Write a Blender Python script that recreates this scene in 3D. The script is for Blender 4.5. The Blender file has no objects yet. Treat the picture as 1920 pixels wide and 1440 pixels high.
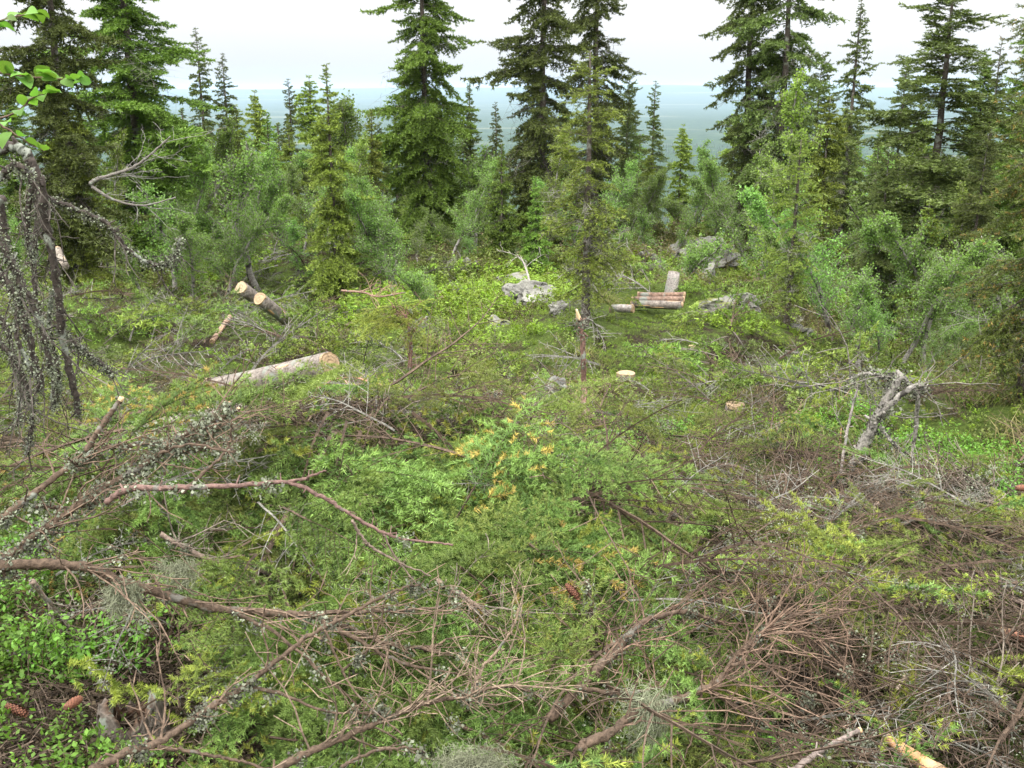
import bpy, math, random
import numpy as np
from mathutils import Vector, Matrix, Euler
S = bpy.context.scene
R_ = math.radians
rng = np.random.default_rng(7)
random.seed(7)

# ------------------------------------------------------------------ camera, sky, sun, exposure
PITCH = R_(16.1); CAMZ = 1.7; FPX = 1925.0
cam_d = bpy.data.cameras.new('camera'); cam = bpy.data.objects.new('camera', cam_d)
S.collection.objects.link(cam); S.camera = cam
cam.location = (0, 0, CAMZ); cam.rotation_euler = (math.pi/2 - PITCH, 0, 0)
cam_d.sensor_width = 36; cam_d.lens = 36.0*FPX/1920; cam_d.clip_start = 0.05; cam_d.clip_end = 90000
W = bpy.data.worlds.new('World'); S.world = W; W.use_nodes = True
wn = W.node_tree; wn.nodes.clear()
SUN_EL, SUN_AZ = R_(52), R_(-35)        # azimuth measured from +Y (view direction) towards +X, behind-left
def wnode(t, **k):
    n = wn.nodes.new(t)
    for a, b in k.items(): setattr(n, a, b)
    return n
sky = wnode('ShaderNodeTexSky', sky_type='NISHITA', sun_disc=False, sun_elevation=SUN_EL, sun_rotation=R_(215), altitude=400)
bg1 = wnode('ShaderNodeBackground'); bg1.inputs['Strength'].default_value = 0.05
skv = wnode('ShaderNodeVectorMath', operation='ADD'); skv.inputs[1].default_value = (0, 0, .14); tc0 = wnode('ShaderNodeTexCoord')
wn.links.new(tc0.outputs['Generated'], skv.inputs[0]); wn.links.new(skv.outputs[0], sky.inputs[0]); hsv = wnode('ShaderNodeHueSaturation'); hsv.inputs['Saturation'].default_value = .12; wn.links.new(sky.outputs[0], hsv.inputs['Color']); wn.links.new(hsv.outputs[0], bg1.inputs[0])
tc = wnode('ShaderNodeTexCoord'); sep = wnode('ShaderNodeSeparateXYZ'); wn.links.new(tc.outputs['Generated'], sep.inputs[0])
ramp = wnode('ShaderNodeMapRange'); ramp.inputs['From Min'].default_value = 0.0; ramp.inputs['From Max'].default_value = 1.0
ramp.inputs['To Min'].default_value = 0.20; ramp.inputs['To Max'].default_value = 3.9
wn.links.new(sep.outputs['Z'], ramp.inputs['Value'])
nz = wnode('ShaderNodeTexNoise'); nz.inputs['Scale'].default_value = 2.2; nz.inputs['Detail'].default_value = 5
mp = wnode('ShaderNodeMapping'); mp.inputs['Scale'].default_value = (1, 1, 3.5)
wn.links.new(tc.outputs['Generated'], mp.inputs[0]); wn.links.new(mp.outputs[0], nz.inputs['Vector'])
nr = wnode('ShaderNodeMapRange'); nr.inputs['To Min'].default_value = 0.94; nr.inputs['To Max'].default_value = 1.06
wn.links.new(nz.outputs[0], nr.inputs['Value'])
mul = wnode('ShaderNodeMath', operation='MULTIPLY'); wn.links.new(ramp.outputs[0], mul.inputs[0]); wn.links.new(nr.outputs[0], mul.inputs[1])
bg2 = wnode('ShaderNodeBackground'); bg2.inputs['Color'].default_value = (1.0, 0.99, 0.975, 1)
wn.links.new(mul.outputs[0], bg2.inputs['Strength'])
adds = wnode('ShaderNodeAddShader'); wn.links.new(bg1.outputs[0], adds.inputs[0]); wn.links.new(bg2.outputs[0], adds.inputs[1])
wo = wnode('ShaderNodeOutputWorld'); wn.links.new(adds.outputs[0], wo.inputs[0])
sd = bpy.data.lights.new('sun', 'SUN'); sd.energy = 1.5; sd.angle = R_(14); sd.color = (1, 0.97, 0.9)
sun = bpy.data.objects.new('sun', sd); S.collection.objects.link(sun)
sdir = Vector((-0.5*math.cos(SUN_EL), -0.85*math.cos(SUN_EL), math.sin(SUN_EL)))
sun.rotation_euler = sdir.to_track_quat('Z', 'Y').to_euler()
S.view_settings.view_transform = 'Standard'; S.view_settings.look = 'None'
S.view_settings.gamma = 1; S.view_settings.exposure = 0.66; S.view_settings.use_curve_mapping = False
S.cycles.max_bounces = 5; S.cycles.diffuse_bounces = 2; S.cycles.glossy_bounces = 2; S.cycles.transmission_bounces = 3
S.cycles.volume_bounces = 1; S.cycles.transparent_max_bounces = 4
S.cycles.caustics_reflective = False; S.cycles.caustics_refractive = False
S.cycles.use_denoising = True

# ------------------------------------------------------------------ helpers: terrain and pixel rays
def nrm(a): return a/np.maximum(np.linalg.norm(a, axis=-1, keepdims=True), 1e-9)
_r = np.random.default_rng(3)
_oct = []
for sc_, am in ((9, .35), (4.2, .16), (2.0, .07), (1.0, .035), (.5, .018)):
    for k in range(5):
        a = _r.uniform(0, 2*math.pi); _oct.append((math.cos(a)/sc_*2*math.pi, math.sin(a)/sc_*2*math.pi, _r.uniform(0, 6.28), am/2.6))
PY = np.array([-30, -10, 0, 3, 6, 10, 14, 18, 27, 34, 50, 100, 300, 800, 1500, 9000, 12000, 15500, 19000, 40000.])
PZ = np.array([1.5, .6, 0, -.2, -.55, -1.05, -1.5, -1.95, -2.4, -3.4, -7, -22, -66, -120, -152, -165, -125, -8, -12, -60.])
HEAPS = [(-.8, 4.25, 1.05, .80, .60, 0), (.15, 3.5, .33, .25, .26, 0), (.85, 3.0, .3, .22, .20, 0), (1.55, 3.8, .4, .28, .26, 0), (2.3, 4.9, .5, .3, .3, 0), (.95, 4.7, .36, .25, .28, 0), (.1, 5.2, .4, .25, .2, 0), (1.7, 2.9, .3, .25, .16, 0), (-.35, 2.75, .3, .2, .14, 0), (1.6, 5.9, .5, .3, .22, 0), (1.7, 3.7, 1.7, 1.1, .26, 0), (.2, 2.9, 1.2, .5, .10, 0), (-4.3, 12.3, 2.3, 1.9, .75, 0), (2.2, 13.2, 1.7, 1.3, .35, 0),
         (2.1, 10.6, 1.5, .9, .22, 0), (-2.6, 8.0, 1.5, .8, .08, 0), (.3, 6.3, .9, .6, .18, 0), (3.0, 5.6, 1.6, .8, .20, 0), (.5, 20, 3, 1.6, .35, 0), (5, 20, 3, 1.2, .3, 0), (-2.8, 19, 2.0, 2.2, .5, 0)]
def heap(x, y):
    h = 0
    for (cx, cy, rx, ry, hh, _) in HEAPS: h = h + hh*np.exp(-((x-cx)/rx)**2-((y-cy)/ry)**2)
    return h
def gz(x, y):
    x = np.asarray(x, float); y = np.asarray(y, float)
    z = np.interp(y, PY, PZ)
    near = np.exp(-(np.hypot(x, y)/70)**2)
    n = 0
    for (a, b, p, am) in _oct: n = n + am*np.sin(a*x+b*y+p)
    z = z + n*near*np.clip(np.hypot(x, y)/6, .35, 1)
    mid = 1-near
    z = z + mid*(6*np.sin(x/230+1)*np.sin(y/310)+2.2*np.sin(x/90+y/70))*np.clip((y-60)/300, 0, 1)*np.clip((9000-y)/6000, 0, 1)
    far = np.clip((y-9000)/5000, 0, 1)
    z = z + far*(13*np.sin(x/2600+.4)+9*np.sin(x/1130+2+y/2500)+5*np.sin(x/480+y/900)+2*np.sin(x/170))
    z = z + far*42*np.exp(-((x-2300)/1500)**2)
    return z + heap(x, y)
def ray(px, py):
    u = (px-960)/FPX; v = (720-py)/FPX
    d = np.array([u, math.cos(PITCH)+v*math.sin(PITCH), -math.sin(PITCH)+v*math.cos(PITCH)])
    return d
def at(px, py, Y):
    d = ray(px, py); t = Y/d[1]
    return np.array([d[0]*t, Y, CAMZ+d[2]*t])
def G(px, py, lift=0.0):
    d = ray(px, py); T = 1.2*1.012**np.arange(560); hit = CAMZ+d[2]*T < gz(d[0]*T, d[1]*T)+lift
    k = int(np.argmax(hit)) if hit.any() else 559
    a, b = T[max(k-1, 0)], T[k]
    for _ in range(7):
        m = (a+b)/2
        if CAMZ+d[2]*m < float(gz(d[0]*m, d[1]*m))+lift: b = m
        else: a = m
    p = d*b; return np.array([p[0], p[1], float(gz(p[0], p[1]))])
def proj(x, y, z):
    c, s_ = math.cos(PITCH), math.sin(PITCH); zz = np.asarray(z)-CAMZ; dep = y*c-zz*s_; up = y*s_+zz*c
    return 960+FPX*np.asarray(x)/dep, 720-FPX*up/dep
# clearings kept free of shrubs and brushwood: (px centre, half width, py bottom, farthest distance, depth of the clearing towards the camera)
CLEAR = [(1225, 88, 604, None, 3.4), (515, 145, 760, 8.6, 3.4), (510, 34, 600, 12.3, .7), (1378, 34, 778, None, 1.8), (1174, 32, 718, None, 1.6), (1010, 70, 592, None, 1.6), (1045, 40, 600, None, 1.0), (1320, 75, 512, None, 3), (1310, 40, 560, None, 1.6), (1090, 24, 805, 7.0, 2.2), (1650, 62, 885, 6.1, 2.3), (1395, 36, 590, None, 1.3), (1480, 35, 628, None, 1.0), (350, 90, 820, 7.3, 1.6), (1140, 30, 795, None, .6), (1050, 40, 770, None, .9), (935, 26, 620, None, .8), (230, 35, 520, None, 1.2)]
CLEAR = [(c, w, pb, (G(c, pb)[1]+.35 if Yf is None else Yf), dp) for c, w, pb, Yf, dp in CLEAR]
HOLES = [(G(a, b)[0], G(a, b)[1], r) for a, b, r in ((270, 1140, .24), (470, 1130, .16), (1250, 1070, .22), (1110, 900, .16), (1000, 1240, .14), (1480, 960, .25), (1500, 1130, .14), (235, 1350, .16), (1400, 1340, .14), (1750, 1160, .2))]
def open_ground(x, y):
    px, py = proj(x, y, gz(x, y)+.1); ok = np.ones(len(x), bool)
    for (c, w, pb, Yf, dp) in CLEAR:
        ok &= ~((np.abs(px-c) < w) & (y < Yf) & (y > Yf-dp))
    for (hx, hy, hr) in HOLES: ok &= np.hypot(x-hx, y-hy) > hr
    return ok

# ------------------------------------------------------------------ helpers: meshes from arrays
class Geo:
    def __init__(s): s.V = []; s.F = []; s.C = []; s.n = 0
    def add(s, V, F, C):
        V = np.asarray(V, np.float32).reshape(-1, 3); F = np.asarray(F, np.int64).reshape(-1, 3)
        C = np.broadcast_to(np.asarray(C, np.float32), V.shape)
        s.V.append(V); s.F.append(F+s.n); s.C.append(C); s.n += len(V)
    def arr(s):
        if not s.V: return np.zeros((0, 3), np.float32), np.zeros((0, 3), np.int64), np.zeros((0, 3), np.float32)
        return np.concatenate(s.V), np.concatenate(s.F), np.concatenate(s.C)
def mesh(name, arr, m, smooth=False):
    V, F, C = arr; C = np.broadcast_to(C, V.shape)
    me = bpy.data.meshes.new(name)
    me.vertices.add(len(V)); me.vertices.foreach_set('co', V.astype(np.float32).ravel())
    me.loops.add(len(F)*3); me.loops.foreach_set('vertex_index', F.astype(np.int32).ravel())
    me.polygons.add(len(F)); me.polygons.foreach_set('loop_start', np.arange(0, len(F)*3, 3, dtype=np.int32))
    me.polygons.foreach_set('use_smooth', np.full(len(F), smooth))
    a = me.attributes.new('col', 'FLOAT_COLOR', 'POINT')
    a.data.foreach_set('color', np.concatenate([C, np.ones((len(C), 1))], 1).astype(np.float32).ravel())
    me.materials.append(m); me.update(); me.validate()
    return me
def frames(ax):
    ref = np.where(np.abs(ax[:, 2:3]) > .9, np.array([[1., 0, 0]]), np.array([[0, 0, 1.]]))
    u = nrm(np.cross(ref, ax)); v = np.cross(ax, u); return u, v
def prisms(P0, P1, R0, R1, col, n=3):
    P0 = np.asarray(P0, float).reshape(-1, 3); P1 = np.asarray(P1, float).reshape(-1, 3); N = len(P0)
    R0 = np.broadcast_to(R0, (N,)); R1 = np.broadcast_to(R1, (N,))
    u, v = frames(nrm(P1-P0))
    a = np.arange(n)*2*math.pi/n
    ring = u[:, None]*np.cos(a)[None, :, None]+v[:, None]*np.sin(a)[None, :, None]
    V = np.concatenate([P0[:, None]+ring*R0[:, None, None], P1[:, None]+ring*R1[:, None, None]], 1)
    F = []
    for i in range(n):
        j = (i+1) % n; F += [(i, j, n+j), (i, n+j, n+i)]
    for i in range(1, n-1): F.append((n, n+i, n+i+1))
    F = np.array(F)[None]+(np.arange(N)*2*n)[:, None, None]
    C = np.broadcast_to(np.asarray(col, float), (N, 3))
    return V.reshape(-1, 3), F.reshape(-1, 3), np.repeat(C, 2*n, axis=0)
def tube(P, R, col, n=8, cap=True, capcol=None, rough=0.0, rg=None):
    P = np.asarray(P, float); m = len(P); R = np.broadcast_to(R, (m,)).astype(float)
    T = nrm(np.gradient(P, axis=0)); u, v = frames(T[:1]); U = [u[0]]
    for i in range(1, m):
        w = U[-1]-T[i]*np.dot(U[-1], T[i]); U.append(w/np.linalg.norm(w))
    U = np.array(U); Vv = np.cross(T, U)
    a = np.arange(n)*2*math.pi/n
    rr = R[:, None]*np.ones((1, n))
    if rough: rr = rr*(1+rough*(rg or rng).standard_normal((m, n)))
    X = P[:, None]+(U[:, None]*np.cos(a)[None, :, None]+Vv[:, None]*np.sin(a)[None, :, None])*rr[..., None]
    i = np.arange(m-1)[:, None]*n; k = np.arange(n)[None]; k2 = (k+1) % n
    F = np.concatenate([np.stack([i+k, i+k2, i+n+k2], -1).reshape(-1, 3), np.stack([i+k, i+n+k2, i+n+k], -1).reshape(-1, 3)])
    V = X.reshape(-1, 3); C = np.broadcast_to(np.asarray(col, float), (len(V), 3)).copy()
    if cap:
        c = len(V); V = np.concatenate([V, P[:1], P[-1:]]); C = np.concatenate([C, C[:1], C[:1]])
        kk = np.arange(n); kk2 = (kk+1) % n
        F = np.concatenate([F, np.stack([kk2, kk, np.full(n, c)], -1), np.stack([(m-1)*n+kk, (m-1)*n+kk2, np.full(n, c+1)], -1)])
    return V, F, C
def smooth_path(P, n, wob=0.0, rg=None):
    P = np.asarray(P, float); m = len(P); t = np.linspace(0, m-1, n); out = []
    for x in t:
        i = min(int(x), m-2); f = x-i
        p0 = P[max(i-1, 0)]; p1 = P[i]; p2 = P[i+1]; p3 = P[min(i+2, m-1)]
        out.append(.5*((2*p1)+(-p0+p2)*f+(2*p0-5*p1+4*p2-p3)*f*f+(-p0+3*p1-3*p2+p3)*f**3))
    out = np.array(out)
    if wob: out = out+(rg or rng).normal(0, wob, out.shape)
    return out
def needles(P0, P1, per_m, ln, wd, cols, rg, fwd=.75, up=.25, jit=.25, kind=None):
    P0 = np.asarray(P0, float).reshape(-1, 3); P1 = np.asarray(P1, float).reshape(-1, 3)
    L = np.linalg.norm(P1-P0, axis=1); k = np.maximum((L*per_m+rg.random(len(L))).astype(int), 0)
    if k.sum() == 0: return np.zeros((0, 3)), np.zeros((0, 3), int), np.zeros((0, 3))
    idx = np.repeat(np.arange(len(L)), k); N = len(idx)
    t = rg.random(N)[:, None]; b = P0[idx]*(1-t)+P1[idx]*t
    ax = nrm(P1-P0); u, v = frames(ax); ph = rg.uniform(0, 2*math.pi, N)[:, None]
    rad = u[idx]*np.cos(ph)+v[idx]*np.sin(ph); rad[:, 2] += up
    d = nrm(ax[idx]*fwd+nrm(rad)+rg.normal(0, .12, (N, 3)))
    l = (ln*(1+jit*rg.standard_normal(N)))[:, None]
    wv = nrm(np.cross(d, rg.standard_normal((N, 3))))*wd*.5
    V = np.stack([b-wv, b+wv, b+d*l], 1).reshape(-1, 3)
    F = np.arange(3*N).reshape(-1, 3)
    C = np.repeat(cols[idx]*(1+.22*rg.standard_normal((N, 1))).clip(.35, 1.8), 3, axis=0)
    return V, F, C
def xf(arr, M3, loc):
    V, F, C = arr; return (V@np.asarray(M3).T+np.asarray(loc), F, C)
def rot_dir(az, pitch, roll=0):
    return np.array(Euler((roll, -pitch, az), 'XYZ').to_matrix())

# ------------------------------------------------------------------ materials
def newmat(name):
    m = bpy.data.materials.new(name); m.use_nodes = True; nt = m.node_tree
    return m, nt, nt.nodes['Principled BSDF'], nt.nodes['Material Output']
def N(nt, t, **k):
    n = nt.nodes.new(t)
    for a, b in k.items(): setattr(n, a, b)
    return n
def noise(nt, scale, detail=4, rough=.55, vec=None):
    n = N(nt, 'ShaderNodeTexNoise'); n.inputs['Scale'].default_value = scale; n.inputs['Detail'].default_value = detail; n.inputs['Roughness'].default_value = rough
    if vec: nt.links.new(vec, n.inputs['Vector'])
    return n.outputs[0]
def cramp(nt, f, stops):
    r = N(nt, 'ShaderNodeValToRGB'); e = r.color_ramp.elements
    e[0].position, e[0].color = stops[0][0], (*stops[0][1], 1); e[1].position, e[1].color = stops[1][0], (*stops[1][1], 1)
    for p, c in stops[2:]:
        x = e.new(p); x.color = (*c, 1)
    nt.links.new(f, r.inputs[0]); return r.outputs[0]
def mixc(nt, f, a, b, mode='MIX'):
    m = N(nt, 'ShaderNodeMix', data_type='RGBA', blend_type=mode)
    for sock, v in ((m.inputs[0], f), (m.inputs[6], a), (m.inputs[7], b)):
        if isinstance(v, (int, float)): sock.default_value = v
        elif isinstance(v, tuple): sock.default_value = (*v, 1)
        else: nt.links.new(v, sock)
    return m.outputs[2]
def bump(nt, h, bsdf, strength=.4, dist=.01):
    b = N(nt, 'ShaderNodeBump'); b.inputs['Strength'].default_value = strength; b.inputs['Distance'].default_value = dist
    nt.links.new(h, b.inputs['Height']); nt.links.new(b.outputs[0], bsdf.inputs['Normal'])
def leafmat(name, trans=.3, rough=.5, var=.12, gain=(1, 1, 1)):
    m, nt, B, out = newmat(name)
    a = N(nt, 'ShaderNodeAttribute', attribute_name='col'); oi = N(nt, 'ShaderNodeObjectInfo')
    om = N(nt, 'ShaderNodeMapRange'); om.inputs['To Min'].default_value = .72; om.inputs['To Max'].default_value = 1.35; nt.links.new(oi.outputs['Random'], om.inputs[0])
    h = N(nt, 'ShaderNodeHueSaturation'); hm = N(nt, 'ShaderNodeMapRange'); hm.inputs['To Min'].default_value = .485; hm.inputs['To Max'].default_value = .512
    vm = N(nt, 'ShaderNodeMapRange'); vm.inputs['To Min'].default_value = 1-var*1.5; vm.inputs['To Max'].default_value = 1+var*1.5
    geo = N(nt, 'ShaderNodeNewGeometry'); ns = noise(nt, 1.3, 2, .5, geo.outputs['Position'])
    nt.links.new(oi.outputs['Random'], hm.inputs[0]); nt.links.new(ns, vm.inputs[0])
    nt.links.new(hm.outputs[0], h.inputs['Hue']); nt.links.new(vm.outputs[0], h.inputs['Value'])
    nt.links.new(a.outputs['Color'], h.inputs['Color'])
    c = mixc(nt, 1.0, h.outputs[0], om.outputs[0], 'MULTIPLY')
    nt.links.new(c, B.inputs['Base Color']); B.inputs['Roughness'].default_value = rough; B.inputs['Specular IOR Level'].default_value = .22
    t = N(nt, 'ShaderNodeBsdfTranslucent'); c2 = mixc(nt, 1.0, c, (1.3, 1.35, .7), 'MULTIPLY'); nt.links.new(c2, t.inputs['Color'])
    mx = N(nt, 'ShaderNodeMixShader'); mx.inputs[0].default_value = trans
    nt.links.new(B.outputs[0], mx.inputs[1]); nt.links.new(t.outputs[0], mx.inputs[2]); nt.links.new(mx.outputs[0], out.inputs[0])
    return m
def barkmat(name, nscale=60, lichen=None, lamt=.5, bstr=.6, bdist=.004):
    m, nt, B, out = newmat(name)
    a = N(nt, 'ShaderNodeAttribute', attribute_name='col'); tc_ = N(nt, 'ShaderNodeTexCoord')
    n1 = noise(nt, nscale, 6, .65, tc_.outputs['Object']); n2 = noise(nt, nscale*.2, 3, .5, tc_.outputs['Object'])
    v = N(nt, 'ShaderNodeMapRange'); v.inputs['From Min'].default_value = .3; v.inputs['From Max'].default_value = .7; v.inputs['To Min'].default_value = .35; v.inputs['To Max'].default_value = 1.6; nt.links.new(n1, v.inputs[0])
    c = mixc(nt, 1.0, a.outputs['Color'], v.outputs[0], 'MULTIPLY')
    if lichen:
        tw_ = 2
        mr = N(nt, 'ShaderNodeMapRange'); mr.inputs['From Min'].default_value = lamt; mr.inputs['From Max'].default_value = lamt+.06; nt.links.new(n2, mr.inputs[0])
        c = mixc(nt, mr.outputs[0], c, lichen)
    nt.links.new(c, B.inputs['Base Color']); B.inputs['Roughness'].default_value = .85; B.inputs['Specular IOR Level'].default_value = .2
    bump(nt, n1, B, bstr, bdist); return m
M_needle = leafmat('spruce_needles', .17, .55, .2, (1.0, 1.0, 1.0))
M_leaf = leafmat('broad_leaves', .38, .55, .14)
M_cover = leafmat('undergrowth_leaves', .3, .5, .25)
M_lichen = leafmat('lichen', .12, .9, .1)
M_bark = barkmat('bark', 75, (.15, .14, .12), .60, 1.0, .006)
M_twig = barkmat('twig_bark', 90)
M_lbark = barkmat('lichen_bark', 70, (.20, .215, .18), .56)
M_trunk = barkmat('trunk_bark', 26, (.20, .21, .18), .56, .8, .02)
M_birch = barkmat('birch_bark', 45, (.05, .045, .04), .54, .8, .012)
def wood_mat():
    m, nt, B, out = newmat('cut_wood'); tc_ = N(nt, 'ShaderNodeTexCoord')
    a = N(nt, 'ShaderNodeAttribute', attribute_name='col')
    w = N(nt, 'ShaderNodeTexNoise'); w.inputs['Scale'].default_value = 40; w.inputs['Detail'].default_value = 5
    nt.links.new(tc_.outputs['Object'], w.inputs['Vector'])
    v = N(nt, 'ShaderNodeMapRange'); v.inputs['To Min'].default_value = .75; v.inputs['To Max'].default_value = 1.2; nt.links.new(w.outputs[0], v.inputs[0])
    c = mixc(nt, 1.0, a.outputs['Color'], v.outputs[0], 'MULTIPLY'); nt.links.new(c, B.inputs['Base Color'])
    B.inputs['Roughness'].default_value = .8; bump(nt, w.outputs[0], B, .5, .004); return m
M_wood = wood_mat()
def rock_mat():
    m, nt, B, out = newmat('lichened_rock'); tc_ = N(nt, 'ShaderNodeTexCoord'); g = N(nt, 'ShaderNodeNewGeometry')
    n1 = noise(nt, 3.2, 8, .65, g.outputs['Position']); n2 = noise(nt, 12, 6, .7, g.outputs['Position']); n3 = noise(nt, 1.6, 4, .6, g.outputs['Position'])
    c = cramp(nt, n1, [(.3, (.07, .07, .065)), (.45, (.14, .135, .12)), (.6, (.23, .225, .195)), (.75, (.33, .33, .25))])
    mr = N(nt, 'ShaderNodeMapRange'); mr.inputs['From Min'].default_value = .55; mr.inputs['From Max'].default_value = .62; nt.links.new(n2, mr.inputs[0])
    c = mixc(nt, mr.outputs[0], c, (.05, .048, .042))
    sp = N(nt, 'ShaderNodeSeparateXYZ'); nt.links.new(g.outputs['Normal'], sp.inputs[0])
    mm = N(nt, 'ShaderNodeMath', operation='MULTIPLY'); nt.links.new(n3, mm.inputs[0]); nt.links.new(sp.outputs['Z'], mm.inputs[1])
    mr2 = N(nt, 'ShaderNodeMapRange'); mr2.inputs['From Min'].default_value = .46; mr2.inputs['From Max'].default_value = .52; nt.links.new(mm.outputs[0], mr2.inputs[0])
    c = mixc(nt, mr2.outputs[0], c, (.12, .13, .03))
    nt.links.new(c, B.inputs['Base Color']); B.inputs['Roughness'].default_value = .9; bump(nt, n2, B, .8, .03); return m
M_rock = rock_mat()
def floor_mat():
    m, nt, B, out = newmat('forest_floor'); g = N(nt, 'ShaderNodeNewGeometry')
    n1 = noise(nt, .9, 5, .6, g.outputs['Position']); n2 = noise(nt, 38, 9, .82, g.outputs['Position']); n3 = noise(nt, 5, 4, .6, g.outputs['Position'])
    c1 = cramp(nt, n2, [(.3, (.012, .010, .006)), (.5, (.038, .030, .019)), (.62, (.075, .06, .038)), (.75, (.14, .115, .08))])
    c2 = cramp(nt, n2, [(.3, (.014, .022, .006)), (.5, (.075, .11, .022)), (.7, (.15, .20, .045))])
    a = N(nt, 'ShaderNodeMath', operation='ADD'); nt.links.new(n1, a.inputs[0]); nt.links.new(n3, a.inputs[1])
    mr = N(nt, 'ShaderNodeMapRange'); mr.inputs['From Min'].default_value = .88; mr.inputs['From Max'].default_value = 1.04; nt.links.new(a.outputs[0], mr.inputs[0])
    nt.links.new(mixc(nt, mr.outputs[0], c1, c2), B.inputs['Base Color']); B.inputs['Roughness'].default_value = .95; B.inputs['Specular IOR Level'].default_value = .1
    bump(nt, n2, B, .9, .05); return m
def far_mat():
    m, nt, B, out = newmat('boreal_forest_far'); g = N(nt, 'ShaderNodeNewGeometry')
    mpn = N(nt, 'ShaderNodeMapping'); mpn.inputs['Scale'].default_value = (.0007, .0022, .002); nt.links.new(g.outputs['Position'], mpn.inputs[0])
    n1 = noise(nt, 1.0, 5, .55, mpn.outputs[0]); n2 = noise(nt, .03, 6, .7, g.outputs['Position'])
    c = cramp(nt, n2, [(.35, (.018, .034, .016)), (.55, (.035, .058, .026)), (.7, (.06, .085, .035))])
    mr = N(nt, 'ShaderNodeMapRange'); mr.inputs['From Min'].default_value = .60; mr.inputs['From Max'].default_value = .66; nt.links.new(n1, mr.inputs[0])
    nt.links.new(mixc(nt, mr.outputs[0], c, (.11, .12, .075)), B.inputs['Base Color']); B.inputs['Roughness'].default_value = 1; B.inputs['Specular IOR Level'].default_value = 0
    return m
M_floor = floor_mat(); M_far = far_mat()

# ------------------------------------------------------------------ helpers: linking
def link(o): S.collection.objects.link(o); return o
def obj(name, me, parent=None, loc=None, rot=None, scale=None):
    o = bpy.data.objects.new(name, me); link(o)
    if parent is not None: o.parent = parent
    if loc is not None: o.location = loc
    if rot is not None: o.rotation_euler = rot
    if scale is not None: o.scale = scale if hasattr(scale, '__len__') else (scale,)*3
    return o
def tag(o, label=None, cat=None, group=None, kind=None):
    for k, v in (('label', label), ('category', cat), ('group', group), ('kind', kind)):
        if v: o[k] = v
    return o
def copy_tree(o, kids):
    c = link(o.copy()); ks = []
    for k in kids:
        q = link(k.copy()); q.parent = c; ks.append(q)
    return c, ks

# ------------------------------------------------------------------ ground as one sheet, cut into named stretches
def axis(lo, hi, step, far, g):
    a = list(np.arange(lo, hi+1e-6, step)); s = step; x = hi
    while x < far: s *= g; x += s; a.append(x)
    s = step; x = lo; b = []
    while x > -far: s *= g; x -= s; b.append(x)
    return np.array(b[::-1]+a)
xs = axis(-13, 13, .19, 30000, 1.14)
ys = np.array([-40, -20, -10, -5, -3, -2, -1.5]+list(np.arange(-1.2, 32, .18))); s_ = .14; y_ = ys[-1]; ex = []
while y_ < 40000: s_ *= 1.06; y_ += min(s_, 900); ex.append(y_)
ys = np.concatenate([ys, ex])
XX, YY = np.meshgrid(xs, ys); ZZ = gz(XX, YY)
fine = np.exp(-(np.hypot(XX, YY)/40)**4)
for k in range(14):
    a = _r.uniform(0, 6.28); l = _r.uniform(.3, .9); ZZ = ZZ+fine*.006*np.sin((XX*math.cos(a)+YY*math.sin(a))*6.28/l+k)
GV = np.stack([XX, YY, ZZ], -1).reshape(-1, 3); nx = len(xs); ny = len(ys)
def ground_part(name, j0, j1, m):
    j = np.arange(j0, j1)[:, None]*nx; i = np.arange(nx-1)[None]
    F = np.concatenate([np.stack([j+i, j+i+1, j+nx+i+1], -1).reshape(-1, 3), np.stack([j+i, j+nx+i+1, j+nx+i], -1).reshape(-1, 3)])
    V = GV[j0*nx:(j1+1)*nx]; F = F-j0*nx
    o = obj(name, mesh(name, (V, F, np.full((len(V), 3), .1)), m, True)); o['kind'] = 'structure'; return o
jA = int(np.searchsorted(ys, 60)); jB = int(np.searchsorted(ys, 9000))
ground_part('forest_floor', 0, jA, M_floor); ground_part('forested_valley', jA, jB, M_far); ground_part('distant_hills', jB, ny-1, M_far)

# haze: one closed box round camera and scene
hv = np.array([(x, y, z) for x in (-29000, 29000) for y in (-39, 39000) for z in (-250, 76)], float)
hf = np.array([(0, 1, 3), (0, 3, 2), (4, 6, 7), (4, 7, 5), (0, 4, 5), (0, 5, 1), (2, 3, 7), (2, 7, 6), (0, 2, 6), (0, 6, 4), (1, 5, 7), (1, 7, 3)])
hm_ = bpy.data.materials.new('haze'); hm_.use_nodes = True; hn = hm_.node_tree; hn.nodes.clear()
pv = hn.nodes.new('ShaderNodeVolumePrincipled'); pv.inputs['Color'].default_value = (.50, .64, .80, 1); pv.inputs['Density'].default_value = 0.00008
ho_ = hn.nodes.new('ShaderNodeOutputMaterial'); hn.links.new(pv.outputs[0], ho_.inputs['Volume'])
hz = obj('haze', mesh('haze', (hv, hf, np.ones((8, 3))), hm_)); hz['kind'] = 'stuff'

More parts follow.
